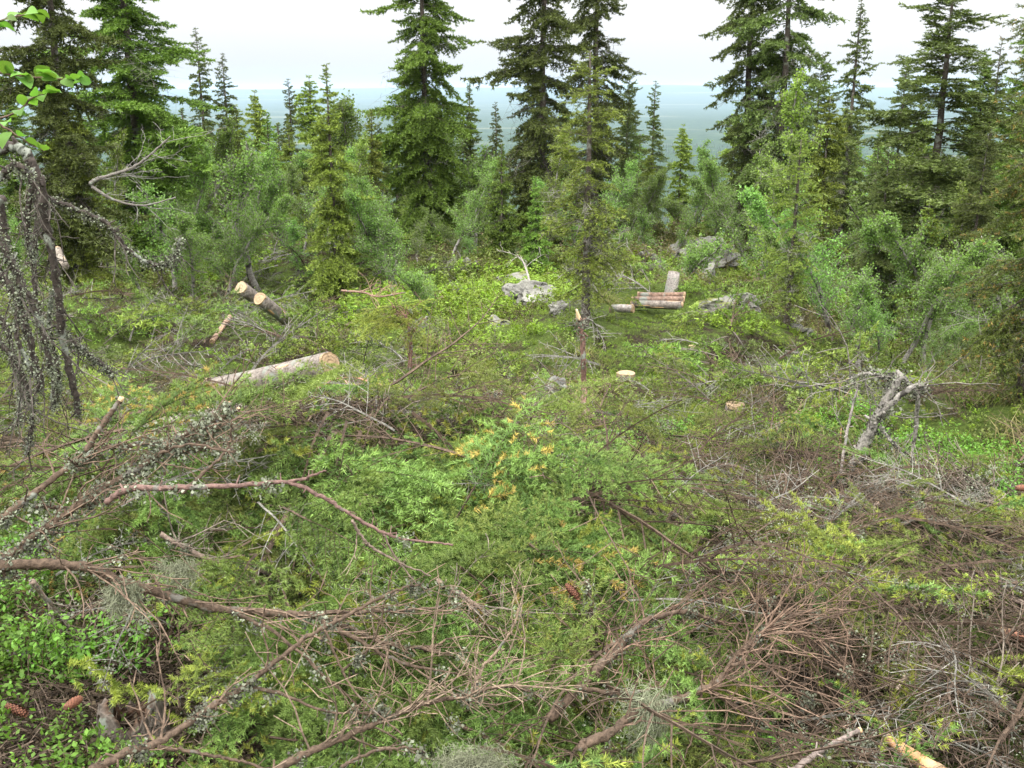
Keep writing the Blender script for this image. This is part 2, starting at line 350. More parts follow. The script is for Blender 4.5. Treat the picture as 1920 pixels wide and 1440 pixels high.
# ------------------------------------------------------------------ spruce boughs (skeleton -> twigs + needles)
GRN_D = np.array((.042, .085, .022)); GRN_L = np.array((.195, .285, .072)); GRN_Y = np.array((.24, .27, .05)); ORG = np.array((.34, .255, .07)); BRN = np.array((.13, .095, .06)); GRY = np.array((.20, .19, .165))
def skeleton(L, lat_step, lat_max, sub_step, droop, hang, rg, seg=.05, start=.12, curve_up=.25, sub_len=.35, ang=55, flat=.2, min_lat=.03):
    S0 = []; S1 = []; RA = []; RB = []; AGE = []; LV = []
    n = max(4, int(L/seg)); p = np.zeros(3); pit = droop[0]; yaw = 0
    pts = [p.copy()]; dirs = []
    for i in range(n):
        t = i/n; pit = droop[0]+(droop[1]-droop[0])*min(t*1.4, 1)+(curve_up if t > .7 else 0)*(t-.7)/.3
        yaw += rg.normal(0, .05); d = np.array([math.cos(yaw)*math.cos(pit), math.sin(yaw)*math.cos(pit), math.sin(pit)])
        q = p+d*L/n; S0.append(p); S1.append(q); r0 = .0012+.006*L*(1-t); RA.append(r0); RB.append(.0012+.006*L*(1-t-1/n)); AGE.append(t); LV.append(0)
        p = q; pts.append(q); dirs.append(d)
    pts = np.array(pts); x = start*L
    while x < L*.985:
        t = x/L; i = min(int(t*n), n-1); f = t*n-i; b = pts[i]*(1-f)+pts[i+1]*f; d = dirs[i]
        side = np.cross(np.array([0, 0, 1.]), d); side /= np.linalg.norm(side)+1e-9; upv = np.cross(d, side)
        prof = min(1, t/.3)*(1-max(0, t-.3)/.78)
        for sg in (-1, 1):
            if rg.random() < .1: continue
            ll = max(min_lat, lat_max*prof*rg.uniform(.6, 1.15)); a = R_(ang+rg.normal(0, 8))
            dd = d*math.cos(a)+side*sg*math.sin(a)+upv*rg.normal(0, flat); dd /= np.linalg.norm(dd)
            k = max(2, int(ll/seg)); q = b.copy(); sl = ll/k; nexts = sub_step*rg.uniform(.4, 1); run = 0
            for m_ in range(k):
                dd = dd+np.array([0, 0, -hang*sl*6])+d*.05; dd /= np.linalg.norm(dd); e = q+dd*sl; tt = (m_+1)/k
                S0.append(q); S1.append(e); rr = .001+.004*ll*(1-m_/k); RA.append(rr); RB.append(max(.0008, rr*.8)); AGE.append(max(t, tt*.9)); LV.append(1)
                run += sl
                if sub_step > 0 and run > nexts and ll > .09:
                    nexts = run+sub_step*rg.uniform(.8, 1.2)
                    for s2 in (-1, 1):
                        l2 = ll*sub_len*(1-tt*.7)*rg.uniform(.6, 1.3)
                        if l2 < .018: continue
                        sd2 = np.cross(upv, dd)*s2; d2 = dd*.62+sd2*.75+upv*rg.normal(0, flat); d2[2] -= hang*.25; d2 /= np.linalg.norm(d2)
                        S0.append(e); S1.append(e+d2*l2); RA.append(.001); RB.append(.0007); AGE.append(.95); LV.append(2)
                q = e
        x += lat_step*rg.uniform(.7, 1.3)
    return [np.array(a) for a in (S0, S1, RA, RB, AGE, LV)]
def make_bough(seed, L=.7, lat_step=.042, lat_max=.27, sub_step=.042, per_m=900, nl=.016, nw=.0032, droop=(.1, -.35), hang=.35, style='green', bare=.0, twn=3, twigscale=1.0, **kw):
    rg = np.random.default_rng(seed)
    P0, P1, RA, RB, AG, LV = skeleton(L, lat_step, lat_max, sub_step, droop, hang, rg, **kw)
    n = len(P0); br = np.array((.078, .054, .038)) if style != 'grey' else GRY*.8
    tip = AG**2*.75+rg.random(n)*.35
    col = GRN_D+(GRN_L-GRN_D)*tip.clip(0, 1)[:, None]
    if style in ('tip', 'orange'):
        c2 = ORG if style == 'orange' else GRN_Y
        outer = (AG > .88) & (LV > 0); sel = outer & (rg.random(n) < (.75 if style == 'tip' else .42)); col[sel] = c2*(rg.uniform(.7, 1.15, sel.sum())[:, None])
    if style == 'yellow': col = col*np.array((1.5, 1.22, .9))
    if style == 'olive': col = col*np.array((1.05, .90, .8))*.85+BRN*.10
    if style == 'brown': col = BRN*rg.uniform(.6, 1.6, n)[:, None]
    twc = np.where((LV[:, None] == 2), br*1.35, br)*rg.uniform(.7, 1.3, n)[:, None]
    g = Geo(); g.add(*prisms(P0, P1, RA*twigscale, RB*twigscale, twc, twn)); st = g.arr()
    keep = np.ones(n, bool)
    if bare: keep = (AG > bare*rg.uniform(.5, 1.3, n))
    keep &= ~((LV == 0) & (AG < .25))
    g = Geo()
    if style not in ('bare', 'grey'): g.add(*needles(P0[keep], P1[keep], per_m, nl, nw, col[keep], rg, up=.35))
    if style in ('tree', 'treey'): pass
    return st, g.arr(), (P0, P1, RA, AG, LV)

# near, fine boughs
def flakes(P, size, rg, col, n_each=1, spread=.01):
    P = np.repeat(np.asarray(P), n_each, axis=0); N_ = len(P); b = P+rg.normal(0, spread, (N_, 3))
    d1 = nrm(rg.standard_normal((N_, 3))); d2 = nrm(np.cross(d1, rg.standard_normal((N_, 3))))
    s = (size*rg.uniform(.4, 1.4, N_))[:, None]
    V = np.stack([b-d1*s, b+d2*s*.7, b+d1*s*.8, b-d2*s*.8+d1*s*.2], 1).reshape(-1, 3)
    i = np.arange(N_)[:, None]*4; F = np.concatenate([i+np.array([[0, 1, 2]]), i+np.array([[0, 2, 3]])])
    C = np.repeat(col*rg.uniform(.45, 1.35, (N_, 1)), 4, axis=0)
    return V, F, C
LICH = np.array((.19, .205, .15))
boughs = {}
def reg(kind, k, **kw):
    L_ = []
    for i in range(k):
        st, nd, sk = make_bough(hash_seed(kind, i), **kw)
        L_.append((mesh(kind+'_stem', st, M_twig), mesh(kind+'_needles', nd, M_needle) if len(nd[0]) else None))
    boughs[kind] = L_
def hash_seed(a, i): return sum(ord(c) for c in a)*97+i*13
reg('green', 5, style='green')
reg('tipped', 3, style='tip', L=.6)
reg('orange', 3, style='orange', L=.6, lat_max=.28)
reg('olive', 4, style='olive', L=.75, per_m=560, bare=.3)
reg('yellow', 3, style='yellow', L=.5, nl=.015)
reg('stubby', 4, style='tip', L=.42, lat_step=.045, lat_max=.16, sub_step=.05, per_m=950, nl=.017, nw=.0036, hang=.15, flat=.5)
reg('bare', 5, style='bare', L=.9, lat_step=.06, lat_max=.4, sub_step=.07, hang=.15, flat=.5, twigscale=1.25, ang=42)
reg('greytwig', 3, style='grey', L=.6, lat_step=.05, lat_max=.25, sub_step=.05, flat=.6, twigscale=1.1)
# lichen-grown twig: grey twigs with flakes
L_ = []
for i in range(3):
    rg = np.random.default_rng(900+i); st, nd, (P0, P1, RA, AG, LV) = make_bough(400+i, L=.5, style='grey', lat_step=.045, lat_max=.2, sub_step=.06, flat=.6)
    fl = flakes((P0+P1)/2, .0045, rg, LICH, 5, .007)
    L_.append((mesh('lichen_twig_stem', st, M_twig), mesh('lichen_twig_flakes', fl, M_lichen)))
boughs['lichened'] = L_

MK2 = [(-250, 'outside the left edge'), (60, 'near the left edge'), (205, 'by the large dense spruce at left'), (368, 'by the two spires at left'), (541, 'by the bushy-topped spruce left of centre'), (640, 'by the slender yellowish spruce'), (785, 'by the large lush spruce'), (900, 'between the two big central spruces'), (1020, 'by the tall sparse central spruce'), (1110, 'by the small central spruce'), (1230, 'behind the log pile'), (1378, 'left of the dense pale birch'), (1490, 'by the dense pale birch'), (1617, 'by the narrow spire spruce'), (1797, 'by the massive spruce at right'), (1950, 'at the right edge')]
def where2(px): return min(MK2, key=lambda m: abs(m[0]-px))[1]
# ------------------------------------------------------------------ spruce trees
def coarse(seed, L, style, nl=.058, nw=.026, per_m=120):
    rg = np.random.default_rng(seed)
    P0, P1, RA, RB, AG, LV = skeleton(L, .085, .36*L**.6, .075, (.05, -.30), .28, rg, seg=.09, curve_up=.7, sub_len=.42, flat=.22, min_lat=.06)
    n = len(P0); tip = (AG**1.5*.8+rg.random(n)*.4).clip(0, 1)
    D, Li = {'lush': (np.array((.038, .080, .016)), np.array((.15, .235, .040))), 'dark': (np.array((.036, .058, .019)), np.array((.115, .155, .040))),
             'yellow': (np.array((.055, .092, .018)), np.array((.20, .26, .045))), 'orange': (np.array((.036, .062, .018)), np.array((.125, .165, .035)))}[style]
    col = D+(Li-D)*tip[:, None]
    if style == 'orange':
        s = (AG > .9) & (rg.random(n) < .22); col[s] = ORG*.8
    g = Geo(); w_ = LV < 2; g.add(*prisms(P0[w_], P1[w_], RA[w_]*.9+.0015, RB[w_]*.9+.0015, np.array((.10, .085, .07))*rg.uniform(.6, 1.4, w_.sum())[:, None], 3))
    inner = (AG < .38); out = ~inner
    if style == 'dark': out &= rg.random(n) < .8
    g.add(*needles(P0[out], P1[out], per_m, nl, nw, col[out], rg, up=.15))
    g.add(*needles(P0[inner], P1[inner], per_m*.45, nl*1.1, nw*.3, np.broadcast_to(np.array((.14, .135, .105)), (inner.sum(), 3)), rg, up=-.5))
    return g.arr()
CB = {}
for st_ in ('lush', 'dark', 'yellow', 'orange'):
    for ln_ in (.35, .8, 1.4):
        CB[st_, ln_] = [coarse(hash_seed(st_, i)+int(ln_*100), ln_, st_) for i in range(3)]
CBF = {}
for st_ in ('yellow', 'orange'):
    for ln_ in (.35, .8, 1.4):
        CBF[st_, ln_] = [coarse(hash_seed(st_, i)+7+int(ln_*100), ln_, st_, .032, .009, 230) for i in range(3)]
def dead_twigs(g, rg, base, az, L, col=GRY, n=1):
    P = [np.array(base)]; d = np.array([math.cos(az), math.sin(az), rg.uniform(-.5, .1)])
    for k in range(5):
        d = d+rg.normal(0, .18, 3); d[2] -= .06; d /= np.linalg.norm(d); P.append(P[-1]+d*L/5)
    P = np.array(P); g.add(*prisms(P[:-1], P[1:], np.linspace(.010, .004, 5)*min(1, L), np.linspace(.008, .002, 5)*min(1, L), col*rg.uniform(.6, 1.2)))
    A = []; B_ = []
    for k in range(1, 6):
        for q in range(3):
            dd = rg.normal(0, 1, 3); dd[2] -= .4; dd = dd/np.linalg.norm(dd)*L*rg.uniform(.15, .4); A.append(P[k]); B_.append(P[k]+dd)
            A.append(P[k]+dd*.5); B_.append(P[k]+dd*.5+rg.normal(0, .1, 3)*L)
    g.add(*prisms(np.array(A), np.array(B_), .0035, .0015, col*rg.uniform(.7, 1.3)))
def spruce_mesh(name, seed, H, Rm, style, z0=.06, dens=1.0, shape=.75, fine_=False, dead=14, trunk_r=None, topfine=True):
    rg = np.random.default_rng(seed); lib = CBF if fine_ else CB
    tr = trunk_r or (H*.0098+.01); m = 14; zz = np.linspace(-.3, H, m); wob = np.cumsum(rg.normal(0, .012*H/10, (m, 2)), 0)
    TP = np.stack([wob[:, 0], wob[:, 1], zz], 1); TR = tr*(1-np.clip(zz/H, 0, 1))**.8+.006; TR[0] *= 1.25
    tv = tube(TP, TR, (.085, .07, .058), 9, rough=.05, rg=rg)
    g = Geo(); z = z0*H
    while z < H*.985:
        h = max(0.0, (z/H-z0)/(1-z0)); prof = (1-h)**shape*min(1, .45+h*3.5)
        k = rg.integers(5, 8) if style == 'lush' and H > 8 else rg.integers(3, 6)
        for q in range(k):
            if rg.random() > dens: continue
            az = rg.uniform(0, 6.283); lump = 1+.24*math.sin(az*2+z*1.7+seed)+.16*math.sin(az*3-z*3.1+seed*2)
            if rg.random() < .10: continue
            L = max(.12, Rm*prof*lump*rg.uniform(.5, 1.25))
            pit = (-.52+1.05*h**1.7)+rg.normal(0, .26)
            cl = min((.35, .8, 1.4), key=lambda c: abs(c-L)); a = lib[style, cl][rg.integers(3)]
            s = L/cl; M3 = rot_dir(az, pit, rg.normal(0, .25))*s
            b = np.array([np.interp(z, zz, TP[:, 0]), np.interp(z, zz, TP[:, 1]), z+rg.uniform(-.22, .22)*min(1, H/8)])
            g.add(*xf(a, M3, b))
        z += (.10+.09*(1-h))*rg.uniform(.7, 1.3)*max(.55, min(1.3, H/9))
    for q in range(dead):
        zq = rg.uniform(.03, .55)*H; dead_twigs(g, rg, (0, 0, zq), rg.uniform(0, 6.28), Rm*rg.uniform(.35, .85))
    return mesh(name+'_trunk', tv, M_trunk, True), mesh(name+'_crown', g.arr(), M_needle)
TREES = {
 'lushbig': spruce_mesh('spruce', 11, 12, 2.0, 'lush', .03, 1.0, .45),
 'sparse': spruce_mesh('spruce', 21, 12, 1.95, 'dark', .03, 1.0, .42, dead=34),
 'sparse2': spruce_mesh('spruce', 22, 12, 1.75, 'dark', .03, .95, .42, dead=38),
 'narrow': spruce_mesh('spruce', 23, 8.5, 1.25, 'dark', .03, .95, .7, dead=30),
 'midy': spruce_mesh('spruce', 31, 5.2, .95, 'yellow', .10, .95, .62, dead=26),
 'youngy': spruce_mesh('spruce', 32, 6.0, 1.05, 'yellow', .02, 1.0, .72, dead=4),
 'small': spruce_mesh('spruce', 33, 3.5, .75, 'lush', .02, 1.0, .8, dead=2),
 'nearc': spruce_mesh('spruce', 41, 3.85, .66, 'yellow', .15, .9, .55, fine_=True, dead=40, trunk_r=.05),
 'nearo': spruce_mesh('spruce', 42, 6.5, 1.35, 'orange', .03, 1.0, .6, fine_=True, dead=10, trunk_r=.09),
}
def tree(px, py, Y, kind, label, H=None, group=None, lean=(0, 0), name='spruce_tree', az=None, wide=1.0):
    """foot of the tree at ground distance Y under picture column px; H sets its height"""
    p = at(px, py, Y); z = float(gz(p[0], Y))
    tm, cm = TREES[kind]; top = tm.vertices[0]
    base_h = {'lushbig': 12,  'sparse': 12, 'sparse2': 12, 'narrow': 8.5, 'midy': 5.2, 'youngy': 6, 'small': 3.5, 'nearc': 3.85, 'nearo': 6.5}[kind]
    s = (H or base_h)/base_h
    e = obj(name, None, loc=(p[0], Y, z), rot=(lean[1], lean[0], rng.uniform(0, 6.28) if az is None else az), scale=(s*wide, s*wide, s))
    tag(e, label, 'tree', group); obj('trunk', tm, e); obj('crown', cm, e); return e
def ttop(px, ytop, Y, kind, label, group=None, **k):
    """tree whose tip shows at picture row ytop"""
    p = at(px, ytop, Y); return tree(px, ytop, Y, kind, label, H=p[2]-float(gz(p[0], Y)), group=group, **k)
ttop(205, -330, 21, 'lushbig', 'large dense green spruce at the far left, its tip out of the picture', wide=1.35)
ttop(40, -420, 15, 'sparse', 'dark sparse spruce at the left edge behind the birch sprigs')
ttop(368, 50, 30, 'narrow', 'slim spire-topped spruce, taller of the two at upper left against the sky')
ttop(415, 98, 31, 'narrow', 'slim spruce just right of the tallest spire at upper left')
ttop(475, 168, 36, 'midy', 'small pointed spruce standing alone against the blue hills on the left')
ttop(541, 146, 30, 'narrow', 'bushy-topped dark spruce left of centre against the blue hills')
ttop(578, 140, 34, 'midy', 'narrow spruce top right beside a bushier one against the hills')
ttop(612, 120, 17, 'youngy', 'slender yellowish green young spruce left of centre with an open thin tip')
ttop(785, -300, 25, 'lushbig', 'large lush green spruce in the middle, broad and ragged, tip out of the picture', az=2.1, wide=.95)
ttop(1020, -350, 23, 'sparse', 'tall sparse spruce right of the middle with visible trunk and gaps')
ttop(1128, -300, 26, 'sparse2', 'tall thin spruce behind the small central one, bare trunk against the sky')
ttop(1228, 150, 33, 'narrow', 'small dark pointed spruce right of the central trees, before the hills')
ttop(1280, 232, 35, 'midy', 'very small spruce tip before the pale valley right of centre')
ttop(1378, 205, 34, 'midy', 'thin small spruce left of the leafy pale birch')
ttop(1432, -300, 25, 'sparse2', 'left one of the two tall sparse spruces at upper right')
ttop(1502, -330, 24, 'sparse', 'right one of the two tall sparse spruces at upper right')
ttop(1617, -5, 21, 'narrow', 'narrow spire spruce at upper right with brown bare lower branches')
ttop(1797, -50, 14, 'sparse', 'massive spruce at right with thick forked crown and drooping grey branches', wide=1.75)
ttop(1880, 78, 20, 'narrow', 'slim spruce just right of the massive one at upper right')
ttop(1960, 10, 15, 'lushbig', 'dense green spruce crown cut by the right edge of the picture')
ttop(1110, 95, 10.8, 'nearc', 'small yellow-green spruce in the middle of the clearing with bare grey lower twigs', az=1.0, wide=1.3)
ttop(1500, 262, 11.2, 'nearc', 'thin yellow-green spruce at right of the clearing with a bare foot', az=3.2, wide=1.25)
ttop(2065, -260, 7.2, 'nearo', 'near spruce at the right edge with orange flower tips', az=2.0, wide=1.05)
ttop(115, 120, 15, 'youngy', 'yellowish young spruce at left before the large dense spruce')
ttop(695, 205, 20, 'youngy', 'yellowish young spruce behind the slender one left of centre')
ttop(940, 270, 20, 'small', 'low dark spruce between the two big central ones', )
ttop(1005, 330, 18.5, 'small', 'bushy low spruce at the foot of the tall sparse one')
ttop(880, 150, 29, 'narrow', 'grey thin spruce right beside the large lush one')
ttop(1670, 280, 13.5, 'sparse', 'olive spruce among the birches at the foot of the massive one')
ttop(1560, 180, 19, 'midy', 'yellow-green spruce left of the narrow spire spruce')
ttop(300, 190, 24, 'youngy', 'green spruce shoulder right of the large dense one at left')
ttop(500, 210, 26, 'small', 'low spruce under the pointed one at left centre')
ttop(1850, 250, 12.0, 'sparse', 'olive spruce behind the orange-tipped one at right')
ttop(1745, 380, 12.6, 'midy', 'low bushy spruce in the thicket at right')
ttop(820, 500, 16.5, 'small', 'knee-high young spruce on the bright green slope in the middle', )
# further spruces down the slope, seen between the front ones
k_ = 0
for px, yt, Y, kd in [(150, 200, 30, 'sparse'), (260, 150, 33, 'lushbig'), (445, 240, 40, 'narrow'), (520, 230, 42, 'small'), (650, 200, 38, 'narrow'), (930, 190, 34, 'narrow'), (985, 230, 32, 'youngy'), (1060, 210, 33, 'lushbig'),
                      (1180, 140, 31, 'sparse'), (1200, 250, 40, 'small'), (1330, 300, 40, 'small'), (1420, 230, 33, 'youngy'), (1540, 100, 30, 'sparse'), (1590, 180, 30, 'youngy'), (1700, 120, 29, 'sparse'), (1740, 200, 25, 'youngy'), (1850, 100, 27, 'lushbig'), (1910, 150, 24, 'sparse'), (0, 120, 24, 'lushbig'), (80, 60, 27, 'sparse'), (1650, 250, 24, 'narrow'), (770, 240, 40, 'youngy'), (600, 250, 29, 'youngy'), (390, 230, 38, 'youngy'),
                      *[(int(a), int(rng.uniform(185, 300)), float(rng.uniform(26, 40)), ('narrow', 'youngy', 'sparse', 'midy', 'small')[int(rng.integers(5))]) for a in np.concatenate([np.linspace(240, 940, 22), np.linspace(1130, 1220, 3), np.linspace(1420, 1920, 14)])],
                      (2050, -100, 20, 'lushbig'), (-120, -100, 17, 'lushbig'), (2200, -50, 26, 'sparse'), (-250, -50, 26, 'sparse')]:
    ttop(px, yt, Y, kd, 'spruce farther down the slope behind the front row, '+where2(px), 'spruces farther down the slope')

# ------------------------------------------------------------------ birches
def birch_geo(seed, H, spread, nlimb, leafn, leaf, lcol, trunk_r=.05, lean=(0, 0), crook=.10, z0=.2):
    rg = np.random.default_rng(seed); m = 12; d = np.array([lean[0], lean[1], 1.]); P = [np.array([0, 0, -.2])]
    for i in range(m):
        d = d+rg.normal(0, crook, 3)*np.array([1, 1, .2]); d[2] = max(d[2], .6); d /= np.linalg.norm(d); P.append(P[-1]+d*(H+.2)/m)
    P = np.array(P); t = np.linspace(0, 1, m+1); TP = smooth_path(P, 26)
    tv = tube(TP, trunk_r*(1-np.linspace(0, 1, 26))**.8+.005, (.24, .225, .205), 8, rough=.05, rg=rg)
    g = Geo(); A = []; B_ = []; RA = []; LP = []
    for i in range(nlimb):
        tt = rg.uniform(z0, .97); b = np.array([np.interp(tt, t, P[:, k]) for k in range(3)]); az = rg.uniform(0, 6.28)
        L = spread*(1.1-tt*.75)*rg.uniform(.5, 1.2); dd = np.array([math.cos(az), math.sin(az), rg.uniform(.7, 2.0)]); dd /= np.linalg.norm(dd); q = b; n = 7
        for k in range(n):
            dd = dd+rg.normal(0, .2, 3)+np.array([0, 0, .05]); dd /= np.linalg.norm(dd); e = q+dd*L/n; A.append(q); B_.append(e); RA.append((.014*(1-k/n)+.003)*min(1, L))
            for w in range(3):
                d2 = rg.normal(0, 1, 3)+dd*.8; d2[2] += .1; d2 = d2/np.linalg.norm(d2)*L*rg.uniform(.12, .38); A.append(e); B_.append(e+d2); RA.append(.0028)
                for s in (.35, .6, .8, 1): LP.append(e+d2*s)
                for w2 in range(2):
                    d3 = rg.normal(0, 1, 3)*.10*L**.5; c = e+d2*rg.uniform(.4, 1); A.append(c); B_.append(c+d3); RA.append(.0018); LP += [c+d3*.5, c+d3]
            q = e
    RA = np.array(RA); A = np.array(A); B_ = np.array(B_)
    g.add(*prisms(A, B_, RA, RA*.6, np.array((.21, .19, .17))*rg.uniform(.6, 1.5, len(A))[:, None], 3)); br = g.arr()
    LP = np.array(LP); sel = rg.integers(0, len(LP), leafn); f = Geo()
    f.add(*flakes(LP[sel], leaf, rg, np.array(lcol), 1, .035)); return mesh('birch_trunk', tv, M_birch, True), mesh('birch_branches', br, M_twig), mesh('birch_leaves', f.arr(), M_leaf)
LG = (.17, .27, .07); LB = (.20, .29, .06)
BIR = [birch_geo(61, 3.8, 1.0, 26, 8500, .024, LG), birch_geo(62, 4.6, 1.1, 34, 11000, .024, LG, crook=.14), birch_geo(63, 3.0, .9, 24, 6500, .023, LG, lean=(.3, 0), crook=.2),
       birch_geo(64, 4.4, .95, 44, 12000, .023, LB, crook=.07, z0=.1), birch_geo(65, 3.4, .9, 30, 9500, .020, (.175, .30, .075), crook=.15), birch_geo(66, 2.2, .7, 22, 5200, .019, (.175, .30, .075), crook=.2)]
BH = [3.8, 4.6, 3.0, 4.4, 3.4, 2.2]
def birch(px, ytop, Y, k, label, group=None, az=None):
    p = at(px, ytop, Y); z = float(gz(p[0], Y)); s = (p[2]-z)/BH[k]
    e = obj('birch_tree', None, loc=(p[0], Y, z), rot=(0, 0, rng.uniform(0, 6.28) if az is None else az), scale=s); tag(e, label, 'tree', group)
    for nm, me in zip(('trunk', 'branches', 'leaves'), BIR[k]): obj(nm, me, e)
birch(665, 88, 24, 1, 'tall thin birch left of the large lush spruce, its top against the sky')
birch(1490, 138, 17.5, 3, 'dense pale green birch in front of the two tall sparse spruces')
birch(745, 300, 17, 4, 'leafy birch at the foot of the large lush spruce')
birch(885, 190, 27, 0, 'thin grey birch between the two big central spruces')
birch(1590, 300, 11.5, 4, 'leafy birch at right before the narrow spire spruce', az=.5)
birch(1720, 380, 11, 4, 'leafy birch in the thicket left of the orange-tipped spruce', az=2.5)
birch(1820, 350, 12, 3, 'tall leafy birch in the thicket at the right')
birch(1640, 480, 10.5, 5, 'small leafy birch behind the leaning broken trunk')
birch(800, 420, 14, 2, 'crooked grey low birch with a bare forked top on the green slope')
birch(330, 210, 22, 0, 'grey twiggy birch at left beside the large dense spruce')
BEX = [(int(a), int(225+150*rng.random()), float(b), int(c)) for a, b, c in zip(np.linspace(-40, 1960, 44)+rng.normal(0, 25, 44), rng.uniform(17, 28, 44), rng.integers(0, 6, 44))]+[(int(a), int(b), c, 4) for a, b, c in ((1570, 400, 12.5), (1640, 370, 13.5), (1700, 350, 14), (1770, 330, 13), (1840, 480, 11.5), (1660, 520, 11), (1740, 560, 10), (1600, 560, 11), (1800, 590, 9.6))]
for px, yt, Y, k in [(300, 260, 20, 0), (360, 230, 22, 1), (420, 260, 20, 0), (470, 300, 22, 2), (520, 300, 21, 4), (560, 290, 19, 0), (400, 330, 17, 4), (450, 340, 18, 2), (330, 350, 16.5, 4), (250, 330, 17, 0), (700, 330, 21, 0), (720, 400, 17, 5), (780, 380, 19, 2), (860, 330, 23, 0),
                     (900, 420, 21, 4), (960, 420, 20, 2), (1200, 300, 24, 0), (1240, 290, 25, 1), (1270, 330, 23, 0), (1310, 310, 26, 2), (1350, 260, 25, 0), (1390, 240, 24, 1), (1420, 300, 22, 4), (1340, 360, 24, 4), (1220, 380, 22, 5), (1560, 350, 15, 4), (1620, 420, 14, 0), (1680, 420, 13, 4), (1760, 460, 11, 5), (1540, 430, 16, 2), (1460, 380, 18, 4), (640, 380, 20, 4), (560, 400, 18, 5), (1290, 380, 27, 0), (1150, 380, 20, 2), (30, 330, 18, 0), (1880, 430, 11, 5)]+BEX:
    birch(px, yt, Y, k, ('leafy' if k in (3, 4, 5) else 'thin twiggy')+' birch '+('well back ' if Y > 21 else 'in front ')+where2(px), 'birches in the undergrowth among the spruces')

# ------------------------------------------------------------------ undergrowth as counted-by-nobody stuff (geometry nodes instances)
def scatter(name, srcs, P, rot, scl, idx):
    col = bpy.data.collections.new(name+'_sources')
    for i, me in enumerate(srcs):
        o = bpy.data.objects.new('%s_source_%02d' % (name, i), me); col.objects.link(o)
    me = bpy.data.meshes.new(name); P = np.asarray(P, np.float32)
    me.vertices.add(len(P)); me.vertices.foreach_set('co', P.ravel())
    for nm, tp, arr, key in (('rot', 'FLOAT_VECTOR', rot, 'vector'), ('scl', 'FLOAT', scl, 'value'), ('idx', 'INT', idx, 'value')):
        at_ = me.attributes.new(nm, tp, 'POINT'); at_.data.foreach_set(key, np.asarray(arr, np.int32 if tp == 'INT' else np.float32).ravel())
    o = obj(name, me); ng = bpy.data.node_groups.new(name+'_nodes', 'GeometryNodeTree')
    ng.interface.new_socket('Geometry', in_out='INPUT', socket_type='NodeSocketGeometry'); ng.interface.new_socket('Geometry', in_out='OUTPUT', socket_type='NodeSocketGeometry')
    nn = ng.nodes; gi = nn.new('NodeGroupInput'); go = nn.new('NodeGroupOutput'); ci = nn.new('GeometryNodeCollectionInfo')
    ci.inputs[0].default_value = col; ci.inputs['Separate Children'].default_value = True; ci.inputs['Reset Children'].default_value = True
    ip = nn.new('GeometryNodeInstanceOnPoints'); ip.inputs['Pick Instance'].default_value = True
    def na(nm, tp):
        a = nn.new('GeometryNodeInputNamedAttribute'); a.data_type = tp; a.inputs['Name'].default_value = nm; return a.outputs['Attribute']
    L = ng.links; L.new(gi.outputs[0], ip.inputs['Points']); L.new(ci.outputs[0], ip.inputs['Instance']); L.new(na('idx', 'INT'), ip.inputs['Instance Index'])
    er = nn.new('FunctionNodeEulerToRotation'); L.new(na('rot', 'FLOAT_VECTOR'), er.inputs[0]); L.new(er.outputs[0], ip.inputs['Rotation']); L.new(na('scl', 'FLOAT'), ip.inputs['Scale'])
    L.new(ip.outputs[0], go.inputs[0]); md = o.modifiers.new('scatter', 'NODES'); md.node_group = ng; o['kind'] = 'stuff'; return o
def shrub(seed, H, stems, leaves, leaf, lcol, scol=(.10, .07, .04), spread=.5, squash=.5):
    rg = np.random.default_rng(seed); A = []; B_ = []; LP = []
    for i in range(stems):
        p = np.array([*rg.normal(0, H*spread*.5, 2), -.02]); d = np.array([*rg.normal(0, .35, 2), 1.])
        for k in range(4):
            d = d+rg.normal(0, .25, 3); d /= np.linalg.norm(d); q = p+d*H/4*rg.uniform(.6, 1.2); A.append(p); B_.append(q); p = q
            if k: 
                for w in range(2): LP.append(p+rg.normal(0, H*.10, 3))
    A = np.array(A); B_ = np.array(B_); g = Geo(); g.add(*prisms(A, B_, H*.008, H*.005, scol))
    LP = np.array(LP); f = LP[rg.integers(0, len(LP), leaves)]; N_ = leaves; b = f+rg.normal(0, H*.07, (N_, 3))
    d1 = nrm(rg.normal(0, 1, (N_, 3))*np.array([1, 1, .6])); up = nrm(rg.normal(0, .6, (N_, 3))+np.array([0, 0, 1.])); d2 = nrm(np.cross(d1, up)); s = (leaf*rg.uniform(.6, 1.3, N_))[:, None]
    V = np.stack([b-d1*s*.5, b+d2*s*.32, b+d1*s*.6, b-d2*s*.32], 1).reshape(-1, 3); i4 = np.arange(N_)[:, None]*4
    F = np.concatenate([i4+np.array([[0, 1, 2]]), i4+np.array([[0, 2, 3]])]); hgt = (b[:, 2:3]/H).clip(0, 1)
    C = np.repeat(np.array(lcol)*(.75+.45*hgt)*rg.uniform(.65, 1.35, (N_, 1)), 4, axis=0); g.add(V, F, C); return mesh('blueberry_shrub', g.arr(), M_cover)
